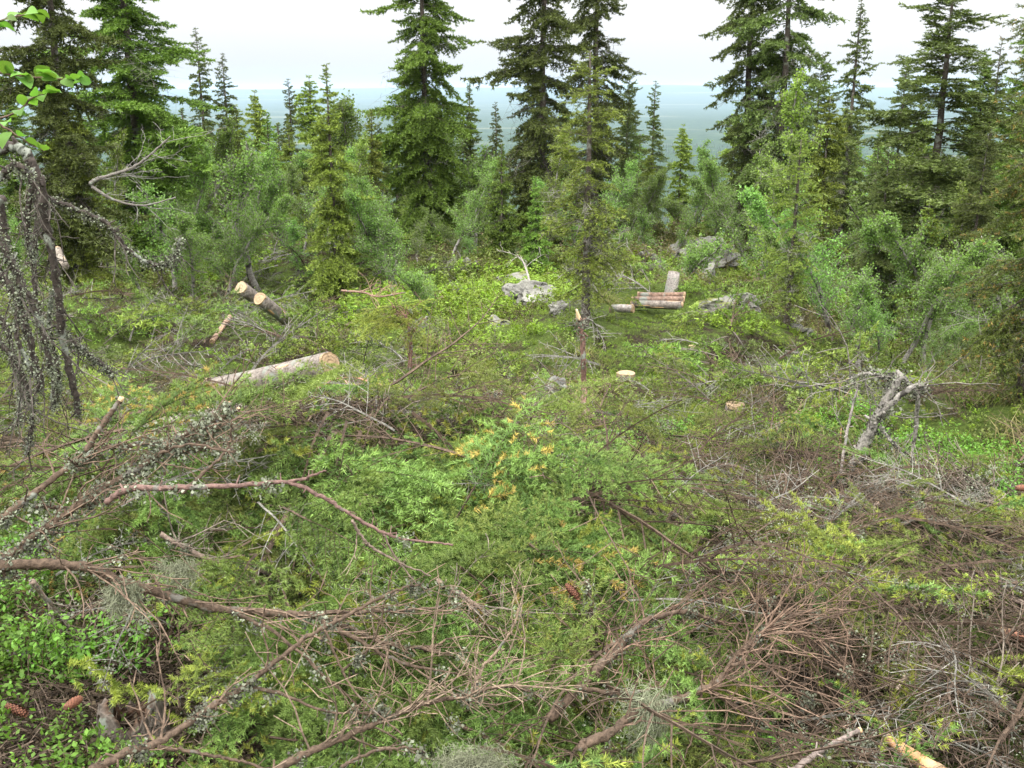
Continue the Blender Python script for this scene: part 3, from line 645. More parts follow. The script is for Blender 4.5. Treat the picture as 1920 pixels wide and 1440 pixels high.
def grass(seed, H, n, gcol, spread=.07):
    rg = np.random.default_rng(seed); b = np.concatenate([rg.normal(0, spread, (n, 2)), np.zeros((n, 1))], 1); d = nrm(np.concatenate([rg.normal(0, .45, (n, 2)), np.ones((n, 1))], 1))
    l = (H*rg.uniform(.5, 1.2, n))[:, None]; w = nrm(np.cross(d, rg.standard_normal((n, 3))))*.0025*(H/.2); m = b+d*l*.55; tp = m+nrm(d+np.concatenate([rg.normal(0, .5, (n, 2)), -.3*np.ones((n, 1))], 1))*l*.5
    V = np.stack([b-w, b+w, m+w*.8, m-w*.8, tp], 1).reshape(-1, 3); i5 = np.arange(n)[:, None]*5
    F = np.concatenate([i5+np.array([[0, 1, 2]]), i5+np.array([[0, 2, 3]]), i5+np.array([[3, 2, 4]])]); C = np.repeat(np.array(gcol)*rg.uniform(.6, 1.4, (n, 1)), 5, axis=0); return mesh('grass_tuft', (V, F, C), M_cover)
C_BR = (.16, .24, .028); C_OL = (.125, .16, .038); C_DK = (.06, .10, .03)
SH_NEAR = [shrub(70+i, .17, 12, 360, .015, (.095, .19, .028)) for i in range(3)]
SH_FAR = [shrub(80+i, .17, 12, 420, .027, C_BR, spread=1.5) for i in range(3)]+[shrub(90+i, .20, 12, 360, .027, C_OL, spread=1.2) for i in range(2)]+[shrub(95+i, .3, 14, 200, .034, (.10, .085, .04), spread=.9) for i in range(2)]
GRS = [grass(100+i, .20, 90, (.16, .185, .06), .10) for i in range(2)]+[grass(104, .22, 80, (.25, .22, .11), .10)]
def sample_ground(n, y0, y1, w, rg, pw=1.6, half=.60):
    """points spread over the wedge of ground; weight callback keeps some"""
    y = (y0**pw+(y1**pw-y0**pw)*rg.random(n))**(1/pw); x = rg.uniform(-1, 1, n)*(y*half+.8); k = (rg.random(n) < w(x, y)) & open_ground(x, y); return x[k], y[k]
def blob(x, y, items):
    r = np.zeros_like(x)
    for (cx, cy, rx, ry, a) in items: r = np.maximum(r, a*np.exp(-((x-cx)/rx)**2-((y-cy)/ry)**2))
    return r
def gblob(px, py, rpx, rpy, a):
    c = G(px, py); t = G(px, max(py-rpy, 480)); b = G(px, py+rpy); sx = rpx/FPX*c[1]; return (c[0], (t[1]+b[1])/2, sx, max(.4, (t[1]-b[1])/2), a)
BRIGHT = [gblob(*a) for a in [(940, 640, 190, 110, 1.5), (540, 480, 110, 60, 1.3), (1400, 620, 90, 50, 1.2), (1720, 850, 170, 70, 1.1), (1480, 530, 90, 30, 1.2), (800, 560, 180, 60, 1.3), (160, 1260, 260, 150, 1.0), (60, 520, 90, 60, 1.0), (1300, 860, 80, 60, .7), (1200, 520, 90, 30, .8), (1000, 700, 140, 50, 1.2)]]
SLASH = [gblob(*a) for a in [(330, 610, 270, 110, 1.3), (1280, 650, 190, 80, 1.3), (640, 960, 330, 230, 1.5), (1550, 1120, 420, 300, 1.5), (1150, 1300, 300, 200, 1.3), (700, 700, 160, 60, .6), (1150, 900, 180, 100, .7), (1400, 720, 200, 60, .8)]]
rg = np.random.default_rng(5)
def wob(x, y): return .5+.5*np.sin(x*1.9+np.sin(y*1.3)*2)*np.sin(y*1.6+1+np.sin(x*.9))
x, y = sample_ground(9500, 6.5, 40, lambda x, y: np.clip(.35+blob(x, y, BRIGHT)-.75*blob(x, y, SLASH)+.3*(wob(x, y)-.5), 0, 1), rg, 1.7)
br = blob(x, y, BRIGHT)*.9+.35*wob(x, y)+rg.normal(0, .14, len(x))
idx = np.where(br > .62, rg.integers(0, 3, len(x)), np.where(rg.random(len(x)) < .72, rg.integers(3, 5, len(x)), rg.integers(5, 7, len(x))))
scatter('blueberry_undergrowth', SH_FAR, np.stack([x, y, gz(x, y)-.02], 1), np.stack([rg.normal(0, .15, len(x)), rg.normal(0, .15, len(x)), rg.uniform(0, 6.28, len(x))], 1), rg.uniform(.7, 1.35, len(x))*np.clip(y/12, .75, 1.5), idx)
x, y = sample_ground(2600, 1.6, 6.5, lambda x, y: np.clip(.25+blob(x, y, BRIGHT)-.5*blob(x, y, SLASH), 0, 1), rg, 1.3)
scatter('blueberry_plants', SH_NEAR, np.stack([x, y, gz(x, y)-.02], 1), np.stack([rg.normal(0, .2, len(x)), rg.normal(0, .2, len(x)), rg.uniform(0, 6.28, len(x))], 1), rg.uniform(.7, 1.3, len(x)), rg.integers(0, 3, len(x)))
x, y = sample_ground(3000, 4.5, 30, lambda x, y: np.clip(.22-.4*blob(x, y, SLASH)+.6*blob(x, y, [gblob(1290, 790, 170, 110, 1.4), gblob(1000, 690, 110, 50, 1)]), 0, 1), rg, 1.5)
scatter('grass', GRS, np.stack([x, y, gz(x, y)-.01], 1), np.stack([rg.normal(0, .15, len(x)), rg.normal(0, .15, len(x)), rg.uniform(0, 6.28, len(x))], 1), rg.uniform(.6, 1.3, len(x)), np.where(rg.random(len(x)) < .3, 2, rg.integers(0, 2, len(x))))

n = 7500; y = (6.0**1.7+(26**1.7-6.0**1.7)*rg.random(n))**(1/1.7); x = rg.uniform(-1, 1, n)*(y*.60+.8); k = ((blob(x, y, SLASH) < .55) | (rg.random(n) < .4)) & (open_ground(x, y) | ((rg.random(n) < .5) & (x < 1))); x, y = x[k], y[k]; n = len(x)
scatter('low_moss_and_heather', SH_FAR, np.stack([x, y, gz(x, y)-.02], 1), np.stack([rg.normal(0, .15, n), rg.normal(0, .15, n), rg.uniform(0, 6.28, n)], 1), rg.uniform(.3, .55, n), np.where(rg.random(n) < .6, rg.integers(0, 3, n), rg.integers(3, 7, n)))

n = 26000; rg = np.random.default_rng(88); y = (5.5**1.6+(24**1.6-5.5**1.6)*rg.random(n))**(1/1.6); x = rg.uniform(-1, 1, n)*(y*.60+.8); k = ~open_ground(x, y); x, y = x[k], y[k]; n = len(x)
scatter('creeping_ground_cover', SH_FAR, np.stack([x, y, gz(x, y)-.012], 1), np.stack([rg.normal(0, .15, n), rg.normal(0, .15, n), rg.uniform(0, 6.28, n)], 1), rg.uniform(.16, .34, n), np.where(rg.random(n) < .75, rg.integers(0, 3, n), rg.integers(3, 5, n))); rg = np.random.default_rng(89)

# brushwood: far slash (boughs joined for stuff), mid distance
SL_M = []
for i in range(6):
    a = coarse(300+i, .8, ('dark', 'lush', 'yellow')[i % 3], .034, .011, 170); SL_M.append(mesh('slash_bough', a, M_needle))
for i in range(3):
    st, nd, _ = make_bough(320+i, L=.9, style='grey' if i else 'bare', lat_step=.07, lat_max=.4, sub_step=.08, flat=.6, hang=.1, twigscale=2.0); SL_M.append(mesh('slash_twigs', st, M_twig))
x, y = sample_ground(5200, 6.5, 24, lambda x, y: np.clip(blob(x, y, SLASH)*1.1+.06, 0, 1), rg, 1.5)
n = len(x); typ = rg.random(n); idx = np.where(typ < .72, rg.integers(0, 6, n), rg.integers(6, 9, n))
scatter('brushwood_slash', SL_M, np.stack([x, y, gz(x, y)+rg.uniform(.0, .22, n)*np.clip(blob(x, y, SLASH), 0, 1)], 1), np.stack([rg.normal(0, .5, n), rg.normal(0, .35, n), rg.uniform(0, 6.28, n)], 1), rg.uniform(.6, 1.2, n), idx)
# near filler twigs and small sprays under the separate boughs
nearsrc = [boughs['olive'][0][1], boughs['olive'][1][1], boughs['green'][0][1], boughs['yellow'][0][1], boughs['bare'][0][0], boughs['bare'][1][0], boughs['greytwig'][0][0], boughs['lichened'][0][1], boughs['lichened'][1][1], boughs['lichened'][0][0]]
x, y = sample_ground(4200, 1.9, 8.0, lambda x, y: np.clip(blob(x, y, SLASH)*1.2+.10, 0, 1)*np.where((x < -.7) & (y < 2.9), .2, 1), rg, 1.3)
nearsrc.append(boughs['stubby'][0][1]); nearsrc.append(boughs['stubby'][1][1])
n = len(x); idx = np.where(x > .10*y, rg.choice(12, n, p=[.08, .08, .02, .06, .14, .13, .15, .07, .04, .03, .10, .10]), rg.choice(12, n, p=[.12, .10, .07, .08, .10, .09, .11, .06, .04, .03, .10, .10]))
scatter('twig_litter', nearsrc, np.stack([x, y, gz(x, y)+rg.uniform(0, .16, n)], 1), np.stack([rg.normal(0, .6, n), rg.normal(0, .3, n), rg.uniform(0, 6.28, n)], 1), rg.uniform(.35, 1.0, n), idx)

n = 1500; x = rg.normal(-.75, .85, n); y = rg.normal(3.9, .62, n); k = (y > 2.9) & (y < 5.2) & (np.abs(x/y) < .62); x = x[k]; y = y[k]; z = gz(x, y)+rg.uniform(.02, .22, len(x)); ppx, ppy = proj(x, y, z); k = (ppy > 800) & (ppx < 1060) & open_ground(x, y); x, y, z = x[k], y[k], z[k]; n = len(x)
scatter('green_sprays', [boughs['green'][i][1] for i in range(5)]+[boughs['tipped'][0][1], boughs['tipped'][1][1], boughs['orange'][0][1]], np.stack([x, y, z], 1), np.stack([rg.normal(0, .35, n), rg.normal(.55, .3, n), rg.normal(-.9, .8, n)], 1), rg.uniform(.45, .95, n), rg.choice(8, n, p=[.17, .17, .17, .17, .16, .06, .06, .04]))
n = 900; y = rg.uniform(2.1, 3.4, n); x = rg.uniform(-.30, .13, n)*y; k = open_ground(x, y); x, y = x[k], y[k]; n = len(x)
scatter('green_sprays_low', [boughs['green'][i][1] for i in range(5)]+[boughs['tipped'][0][1]], np.stack([x, y, gz(x, y)+rg.uniform(0, .14, n)], 1), np.stack([rg.normal(0, .35, n), rg.normal(.25, .3, n), rg.normal(-.7, 1.0, n)], 1), rg.uniform(.4, .8, n), rg.integers(0, 6, n))

LIT = []
for i in range(3):
    rg2 = np.random.default_rng(700+i); g = Geo(); m = 46; a = np.stack([rg2.normal(0, .10, m), rg2.normal(0, .10, m), rg2.uniform(.002, .02, m)], 1); d = nrm(np.concatenate([rg2.normal(0, 1, (m, 2)), rg2.normal(0, .18, (m, 1))], 1))*rg2.uniform(.02, .11, (m, 1))
    g.add(*prisms(a, a+d, .0016, .001, np.array((.085, .062, .045))*rg2.uniform(.4, 1.6, m)[:, None], 3)); g.add(*flakes(np.stack([rg2.normal(0, .11, 160), rg2.normal(0, .11, 160), rg2.uniform(0, .012, 160)], 1), .006, rg2, np.array((.06, .045, .028)), 1, .004)); LIT.append(mesh('litter_patch', g.arr(), M_twig))
n = 1700; y = 1.7+4.5*rg.random(n)**1.2; x = rg.uniform(-.62, .62, n)*y
scatter('needle_and_twig_litter', LIT, np.stack([x, y, gz(x, y)+.004], 1), np.stack([rg.normal(0, .12, n), rg.normal(0, .12, n), rg.uniform(0, 6.28, n)], 1), rg.uniform(.8, 1.4, n), rg.integers(0, 3, n))

# far-off woods in the valley
far = []
for i in range(3):
    rg2 = np.random.default_rng(500+i); g = Geo()
    for k in range(7):
        z = 1+k*1.35; r = 1.75*(1-k/7.5); A = np.arange(9)*6.283/9+rg2.uniform(0, 1); rr = r*rg2.uniform(.7, 1.2, 9)
        V = np.concatenate([np.stack([np.cos(A)*rr, np.sin(A)*rr, z+rg2.uniform(-.2, .2, 9)], 1), [[0, 0, z+2.3]]]); F = [(q, (q+1) % 9, 9) for q in range(9)]; g.add(V, F, np.array((.035, .055, .022))*rg2.uniform(.7, 1.3))
    far.append(mesh('far_spruce', g.arr(), M_needle))
n = 16000; yy = 330+2600*rg.random(n)**1.4; xx = rg.uniform(-1, 1, n)*(yy*.62+10)
scatter('far_off_forest', far, np.stack([xx, yy, gz(xx, yy)-.3], 1), np.stack([np.zeros(n), np.zeros(n), rg.uniform(0, 6.28, n)], 1), rg.uniform(.45, 1.0, n), rg.integers(0, 3, n))

# ------------------------------------------------------------------ rocks
def rock(px, py, wpx, hpx, label, seed, depth=1.0, Y=None, sink=.35):
    c = G(px, py+hpx*.4); Y = Y or c[1]; w = wpx/FPX*Y; h = hpx/FPX*Y; rg = np.random.default_rng(seed)
    import bmesh
    bm = bmesh.new(); bmesh.ops.create_icosphere(bm, subdivisions=5 if wpx > 90 else 4, radius=1); V = np.array([v.co[:] for v in bm.verts]); F = np.array([[v.index for v in f.verts] for f in bm.faces]); bm.free()
    dsp = np.zeros(len(V))
    for k in range(26):
        a = nrm(rg.standard_normal((1, 3)))[0]; f = rg.uniform(1.5, 22); dsp += np.sin(V@a*f+rg.uniform(0, 6))*.26/f**.8
    for k in range(20):
        a = nrm(rg.standard_normal((1, 3)))[0]; t = rg.uniform(.55, .88); dd = V@a; V = V-np.maximum(dd-t, 0)[:, None]*a*.85
    V = V*(1+dsp)[:, None]*np.array([w/2, w/2*depth, h*.75])
    me = mesh('rock', (V, F, np.full((len(V), 3), .3)), M_rock, False)
    o = obj('boulder', me, loc=(at(px, py, Y)[0], Y, float(gz(at(px, py, Y)[0], Y))+h*(.75-sink*.75-.3))); tag(o, label, 'rock'); return o
rock(1318, 488, 110, 42, 'smooth rounded boulder under the birches right of centre', 1, Y=23)
rock(1015, 556, 78, 40, 'broken grey rock slab, right piece of the central outcrop', 21)
rock(1045, 572, 44, 22, 'lowest small grey stone of the central outcrop', 22)
rock(985, 548, 84, 46, 'large grey and yellow lichened rock left of the small central spruce', 2)
rock(975, 520, 70, 26, 'flat pale rock top behind the large lichened rock', 3)
rock(1312, 530, 75, 46, 'pale lichened rock right behind the log pile', 4, Y=20)
rock(1215, 530, 60, 36, 'low rock left behind the standing stump by the logs', 5, Y=20.5)
rock(1395, 565, 70, 34, 'pale jagged rock right of the log pile', 6)
rock(1345, 570, 70, 32, 'grey rock below the lichened one right of the log pile', 61)
rock(885, 495, 45, 28, 'small grey rock at the wood edge left of the central rocks', 7)
rock(230, 498, 60, 26, 'pale rock at the back of the left brushwood heap', 8)
rock(935, 604, 48, 22, 'small reddish rock sunk in the bright green slope', 9)
rock(1045, 735, 80, 44, 'mossy rock with pale top left of the broken snag', 10)
rock(560, 635, 40, 24, 'small pinkish rock above the long felled log', 12)
rock(1505, 618, 44, 24, 'small pale rock beside the foot of the thin spruce', 13)
rock(800, 610, 40, 30, 'small grey stone under the crooked low birch', 14)

# ------------------------------------------------------------------ logs, stumps, snags
BK = (.175, .15, .13); WD = (.34, .235, .135)
def cutdisc(P, ax, r, seed, col=WD, th=.012):
    rg = np.random.default_rng(seed); ax = nrm(np.array([ax]))[0]; n = 28; g = Geo(); u, v = frames(ax[None]); u = u[0]; v = v[0]; a = np.arange(n)*2*math.pi/n
    rings = 7; rad = 1+.06*np.sin(a*3+rg.uniform(0, 6))+.03*rg.standard_normal(n); V = [P+ax*th]; C = [np.array(col)*.75]
    for k in range(1, rings+1):
        rr = r*k/rings*rad; V += list(P+ax*(th+.002*rg.standard_normal(1)[0]*(k < rings))+(u*np.cos(a)[:, None]+v*np.sin(a)[:, None])*rr[:, None]); C += [np.array(col)*(.88 if k % 2 else 1.03)*rg.uniform(.82, 1.1)*(.5 if rg.random() < .05 else 1) for _ in range(n)]
    V += list(P-ax*th+(u*np.cos(a)[:, None]+v*np.sin(a)[:, None])*(r*rad)[:, None]); C += [np.array(col)*.8]*n
    F = [(0, 1+q, 1+(q+1) % n) for q in range(n)]
    for k in range(rings):
        b0 = 1+k*n; b1 = b0+n
        for q in range(n): q2 = (q+1) % n; F += [(b0+q, b1+q, b1+q2), (b0+q, b1+q2, b0+q2)]
    g.add(np.array(V), np.array(F), np.array(C)); return g.arr()
def log(A, B, rA, rB, label, seed, name='felled_log', cat='log', bark=BK, cut=('A', 'B'), peel=5, group=None, matb=None, woodcol=WD):
    rg = np.random.default_rng(seed); A = np.array(A, float); B = np.array(B, float); L = np.linalg.norm(B-A); n = max(6, int(L/.12)); base = A.copy()
    t = np.linspace(0, 1, n)[:, None]; P = (A*(1-t)+B*t)+np.array([0, 0, 1])*np.sin(t*math.pi)*rg.normal(0, .012)*L-base; R = rA+(rB-rA)*t[:, 0]
    V, F, C = tube(P, R, bark, 18, rough=.025, rg=rg); C = C*(1+.18*np.sin(np.arange(len(C))[:, None]*.7))
    e = obj(name, None, loc=base); tag(e, label, cat, group); obj('bark', mesh('log_bark', (V, F, C), matb or M_trunk, True), e)
    ax = (B-A)/L
    if 'A' in cut: obj('cut_end', mesh('cut_end', cutdisc(P[0], -ax, rA*1.0, seed+1, woodcol), M_wood), e)
    if 'B' in cut: obj('cut_end', mesh('cut_end', cutdisc(P[-1], ax, rB*1.0, seed+2, woodcol), M_wood), e)
    u, v = frames(ax[None]); g = Geo()
    for k in range(peel):   # bark torn away: slabs of pale wood standing a few mm proud of the bark
        t0 = rg.uniform(.02, .75); t1 = min(.99, t0+rg.uniform(.08, .3)); a0 = rg.uniform(0, 6.28); wd = rg.uniform(.12, .38); m_ = 7; q = 5; X = []
        for i in range(m_):
            tt = t0+(t1-t0)*i/(m_-1); wloc = wd*math.sin(math.pi*(i+.4)/(m_-.2))*rg.uniform(.7, 1.2); c = np.array([np.interp(tt, t[:, 0], P[:, k2]) for k2 in range(3)]); r = (rA+(rB-rA)*tt)*1.035
            for j in range(q):
                aa = a0+wloc*(j/(q-1)-.5); X.append(c+(u[0]*math.cos(aa)+v[0]*math.sin(aa))*(r if 0 < j < q-1 else r*.96))
        F2 = [f for i in range(m_-1) for j in range(q-1) for f in ((i*q+j, i*q+j+1, i*q+q+j+1), (i*q+j, i*q+q+j+1, i*q+q+j))]; g.add(np.array(X), np.array(F2), np.array((.58, .36, .20))*rg.uniform(.75, 1.15))
    if peel: obj('peeled_wood', mesh('peeled_wood', g.arr(), M_wood, True), e)['kind'] = 'stuff'
    return e
def logpx(a, b, Ya, Yb, wa, wb, label, seed, face=False, **k):
    Ga = G(*a, wa/2/FPX*Ya*.8)[1]; Gb = G(*b, wb/2/FPX*Yb*.8)[1]; Ya = Ga if Ya-2.5 < Ga < Ya else Ya; Yb = Gb if Yb-2.5 < Gb < Yb else Yb
    if face and Yb < Ya*1.04: Ya = Yb/1.05
    A = at(*a, Ya); B = at(*b, Yb); print('LOG', label[:30], round(Ya, 2), round(Yb, 2), round(A[2]-float(gz(A[0], Ya)), 2)); return log(A, B, wa/2/FPX*Ya, wb/2/FPX*Yb, label, seed, **k)
logpx((618, 683), (395, 732), 7.9, 8.5, 50, 46, 'long grey-brown felled log with broad cut end, left of centre', 31, peel=9, face=True)
logpx((470, 764), (270, 815), 7.2, 6.9, 44, 46, 'felled log lying lower, half hidden below the long one', 32, peel=7)
logpx((487, 560), (537, 600), 11.6, 12.0, 25, 22, 'short log at left with round cut end facing left and up', 33, peel=5)
logpx((452, 540), (505, 578), 12.3, 12.7, 26, 21, 'log at left with an L-shaped pale cut, behind the short one', 34, peel=2, woodcol=(.37, .28, .17))
logpx((122, 500), (108, 468), 12, 12.3, 16, 13, 'thin pale log end leaning at the left behind the lichened branches', 35, cut=('B',), bark=(.2, .17, .14))
# pile
YP = G(1235, 584)[1]
logpx((1283, 553), (1197, 553), YP, YP+.1, 12, 12, 'topmost thin log of the pile beside the standing stump', 41, peel=1, bark=(.17, .11, .08))
logpx((1282, 562), (1186, 562), YP-.1, YP, 13, 12, 'second log from the top of the pile', 42, peel=3, bark=(.18, .12, .09))
logpx((1279, 573), (1184, 570), YP-.2, YP-.1, 17, 14, 'thickest log at the bottom of the pile', 43, peel=6)
logpx((1186, 579), (1146, 579), YP-.5, YP-.4, 16, 15, 'short thick log left of the log pile with orange torn bark', 44, peel=4, bark=(.3, .27, .24))
logpx((1500, 606), (1452, 612), 15.5, 15.3, 11, 11, 'short pale log beside the foot of the thin spruce', 45, peel=4, bark=(.33, .29, .25))
logpx((1760, 1448), (1668, 1388), 2.15, 2.4, 36, 22, 'orange split piece of debarked wood at the bottom right', 46, peel=0, bark=(.55, .30, .15), matb=M_wood, name='split_wood_piece', cat='wood piece')
logpx((1960, 1205), (1885, 1186), 3.0, 3.05, 26, 20, 'red-brown broken branch butt at the right edge', 47, peel=1, bark=(.24, .12, .08), name='branch_butt', cat='branch')
logpx((1200, 1003), (1085, 978), 4.1, 4.2, 34, 24, 'grey bark log piece in a hollow of the brushwood, centre right', 48, peel=0, bark=(.26, .23, .20), cut=('A',))
logpx((1750, 1090), (1640, 1075), 4.2, 4.3, 20, 26, 'reddish grey log piece in the brushwood at right', 49, peel=1, bark=(.25, .17, .14))
logpx((165, 1222), (-30, 1240), 3.0, 3.0, 44, 36, 'grey smooth log among blueberry at the lower left edge', 50, peel=0, bark=(.15, .14, .13), matb=M_lbark, cut=())
logpx((1645, 945), (1600, 1022), 4.9, 4.6, 10, 22, 'broken branch stub with a pale wood tip sticking up at right', 51, peel=1, bark=(.3, .22, .17))
logpx((1590, 1045), (1535, 1040), 4.3, 4.4, 14, 18, 'torn pale orange wood sliver in the brushwood at right', 52, peel=0, bark=(.60, .40, .24), matb=M_wood)
logpx((430, 595), (398, 640), 11.2, 11.0, 10, 10, 'peeled reddish pole end in the left brushwood heap', 53, peel=1, bark=(.26, .17, .12), matb=M_wood)
# stumps
def stump(px, py, Y, wpx, h, label, seed, bark=BK, lean=(0, 0)):
    Y = min(Y, G(px, py, .06)[1]); p = at(px, py, Y); r = wpx/2/FPX*Y; g0 = float(gz(p[0], Y)); z = p[2]; B = np.array([p[0], Y, z]); A = B-np.array([lean[0], lean[1], h])
    return log(A, B, r*1.15, r, label, seed, name='tree_stump', cat='stump', bark=bark, cut=('B',), peel=2, woodcol=(.40, .29, .175))
stump(1378, 760, 9.3, 36, .5, 'fresh low stump with a pale round cut, right of centre in the grass', 61)
stump(1174, 701, 10.8, 36, .4, 'fresh orange stump cut at the edge of the brushwood below the small spruce', 62)
_b = G(1254, 556); _t = at(1264, 512, _b[1]+.15); log(_b-np.array([0, 0, .15]), _t, 14/FPX*_b[1], 11/FPX*_b[1], 'tall grey weathered stump standing behind the log pile', 63, name='tree_stump', cat='stump', bark=(.25, .225, .205), cut=('B',), peel=0, woodcol=(.3, .26, .22), matb=M_lbark)
stump(1298, 650, 13.5, 14, .2, 'tiny orange stump in the brushwood right of centre', 64)

def stick(pts, r0, r1, label, seed, name='fallen_branch', cat='branch', col=(.098, .068, .048), mat_=None, lichen=0, lsize=.0048, twigs=0, tl=.25, tcol=None, group=None, n=None, wob_=.0018, tip=None, forks=(), ngreen=0, hangtw=0, tdir=None, side=7, lspread=.012, onbark=False):
    """pts: list of (px, py, Y). Builds bark (root of the branch), twigs, lichen as parts"""
    lift_ = lambda a, b, c: at(a, b, min(c, G(a, b, .03)[1] if c < 16 else c))
    rg = np.random.default_rng(seed); P = np.array([lift_(a, b, c) for a, b, c in pts]); n_ = n or max(14, len(P)*9); Q = smooth_path(P, n_, wob_, rg); o0 = Q[0].copy(); Q = Q-o0
    e = obj(name, None, loc=o0); tag(e, label, cat, group); g = Geo(); R = np.linspace(r0, r1, n_)
    R = R*(1+.10*np.convolve(rg.standard_normal(n_), [.3, .4, .3], 'same')); g.add(*tube(Q, R, col, side, rough=.09, rg=rg)); lines = [(Q, R)]
    for f in forks:
        P2 = np.array([lift_(a, b, c) for a, b, c in f[0]]); Q2 = smooth_path(P2, max(8, len(P2)*5), wob_, rg)-o0; R2 = np.linspace(f[1], f[2], len(Q2)); g.add(*tube(Q2, R2, col, side, rough=.06, rg=rg)); lines.append((Q2, R2))
    SA = []; SB = []; SR = []
    for (Qi, Ri) in lines:      # snapped-off stubs
        for _ in range(int(len(Qi)*.35)):
            i = rg.integers(1, len(Qi)-1); d_ = nrm(rg.standard_normal((1, 3)))[0]; SA.append(Qi[i]); SB.append(Qi[i]+d_*(Ri[i]+rg.uniform(.006, .022)*(1 if P[0][1] < 4 else 2))); SR.append(Ri[i]*.38)
    if SA: g.add(*prisms(np.array(SA), np.array(SB), np.array(SR), np.array(SR)*.7, np.array(col)*1.1, 5))
    obj('bark', mesh('branch_bark', g.arr(), mat_ or M_bark, True), e)
    TP = []
    if twigs:
        g = Geo(); tc_ = np.array(tcol if tcol is not None else np.array(col)*1.25); A = []; B_ = []; RR = []
        for (Qi, Ri) in lines:
            k = int(.62*twigs*len(Qi)/sum(len(q[0]) for q in lines))
            for j in range(k):
                i = rg.integers(int(len(Qi)*.15), len(Qi)-1); tg = Qi[i+1]-Qi[i]; tg /= np.linalg.norm(tg)+1e-9; dd = tg*.9+rg.normal(0, .6, 3); 
                if tdir is not None: dd = dd+np.array(tdir)
                dd /= np.linalg.norm(dd); L = tl*rg.uniform(.35, 1.25); p = Qi[i]; m_ = 6; r = min(Ri[i]*.5, .0030)*(1 if P[0][1] < 4 else 1.5)
                for q in range(m_):
                    dd = dd+rg.normal(0, .16, 3); dd /= np.linalg.norm(dd); e2 = p+dd*L/m_; A.append(p); B_.append(e2); RR.append(r*(1-q/m_*.7)); TP.append(e2)
                    if rg.random() < .65 and L > .07:
                        d3 = dd*.7+rg.normal(0, .6, 3); d3 /= np.linalg.norm(d3); p3 = p; l3 = L*rg.uniform(.15, .45)
                        for q3 in range(3):
                            e3 = p3+d3*l3/3; A.append(p3); B_.append(e3); RR.append(r*.5); p3 = e3; d3 = d3+rg.normal(0, .25, 3); d3 /= np.linalg.norm(d3)
                    p = e2
        A = np.array(A); RR = np.array(RR); g.add(*prisms(A, np.array(B_), RR, RR*.8, tc_*rg.uniform(.6, 1.45, len(A))[:, None], 4)); obj('twigs', mesh('branch_twigs', g.arr(), M_twig), e)['kind'] = 'stuff'
    if lichen:
        tw_ = 2
        pool = np.concatenate([np.repeat((q[:-1, None]+(q[1:]-q[:-1])[:, None]*np.linspace(0, 1, 4)[None, :, None]).reshape(-1, 3), tw_, axis=0) for q, _ in lines]+([np.array(TP)] if len(TP) and not onbark else [])); c = pool[rg.integers(0, len(pool), max(4, lichen//(10 if onbark else 38)))]; lichen = int(lichen*2.0); ctr = c[rg.integers(0, len(c), lichen)]+rg.normal(0, lspread*.8, (lichen, 3)); ctr[:, 2] -= abs(rg.normal(0, lspread*.7, lichen))
        dark = rg.random(lichen) < (.25 if onbark else .07); cc = np.where(dark[:, None], np.array((.06, .055, .05)), LICH); V, F, C = flakes(ctr, lsize, rg, cc, 1, .003); obj('lichen', mesh('branch_lichen', (V, F, C), M_lichen), e)['kind'] = 'stuff'
    if tip is not None: obj('broken_end', mesh('broken_end', cutdisc(Q[-1], Q[-1]-Q[-2], r1*1.05, seed, tip, .003), M_wood), e)
    return e
# broken snag in the middle
stick([(1096, 815, 6.7), (1095, 740, 6.72), (1094, 670, 6.74), (1089, 610, 6.74), (1086, 598, 6.74)], .022, .016, 'broken standing snag with reddish bark and splintered top in the middle of the clearing', 71, name='broken_snag', cat='snag', col=(.17, .10, .08), mat_=M_lbark, lichen=420, lsize=.008, twigs=12, tl=.12, lspread=.025, wob_=.003, side=10)
e = log(at(1086, 600, 6.74), at(1081, 580, 6.72), .018, .006, 'pale splintered wood at the very top of the broken snag', 72, name='splintered_wood', cat='wood splinter', bark=(.62, .45, .26), matb=M_wood, cut=(), peel=0)
stick([(1057, 722, 6.6), (1095, 762, 6.5), (1130, 800, 6.4), (1165, 815, 6.3)], .016, .010, 'dark branch leaning against the foot of the broken snag', 73, mat_=M_lbark, twigs=14, tl=.2, lichen=200, tip=WD)
# leaning birch snag at right
stick([(1598, 885, 5.7), (1625, 820, 5.68), (1660, 755, 5.65), (1690, 700, 5.65)], .036, .024, 'leaning broken birch trunk with scaly white and brown bark at right', 74, name='leaning_birch_snag', cat='snag', col=(.27, .25, .225), mat_=M_birch, lichen=1300, lsize=.009, onbark=True, twigs=34, tl=.5, tcol=(.14, .125, .11), lspread=.032, side=12, wob_=.003,
      forks=[([(1650, 775, 5.65), (1690, 740, 5.6), (1725, 722, 5.6), (1735, 735, 5.6)], .020, .010), ([(1690, 705, 5.65), (1655, 707, 5.65), (1625, 700, 5.7), (1590, 712, 5.7)], .014, .006), ([(1688, 702, 5.65), (1720, 745, 5.7), (1715, 820, 5.7), (1705, 890, 5.7)], .016, .008), ([(1650, 800, 5.65), (1690, 850, 5.6), (1735, 880, 5.6)], .012, .004)])
stick([(1574, 905, 5.6), (1590, 800, 5.7), (1610, 720, 5.8)], .010, .006, 'thin upright lichened stick just left of the leaning birch trunk', 75, mat_=M_lbark, col=(.25, .22, .2), lichen=150)
stick([(1455, 797, 7.4), (1500, 771, 7.4), (1545, 764, 7.4), (1590, 795, 7.4)], .011, .006, 'arching dead branch left of the leaning birch trunk', 76, col=(.2, .14, .1), twigs=16, tl=.3, forks=[([(1455, 797, 7.4), (1472, 847, 7.3)], .008, .006)])
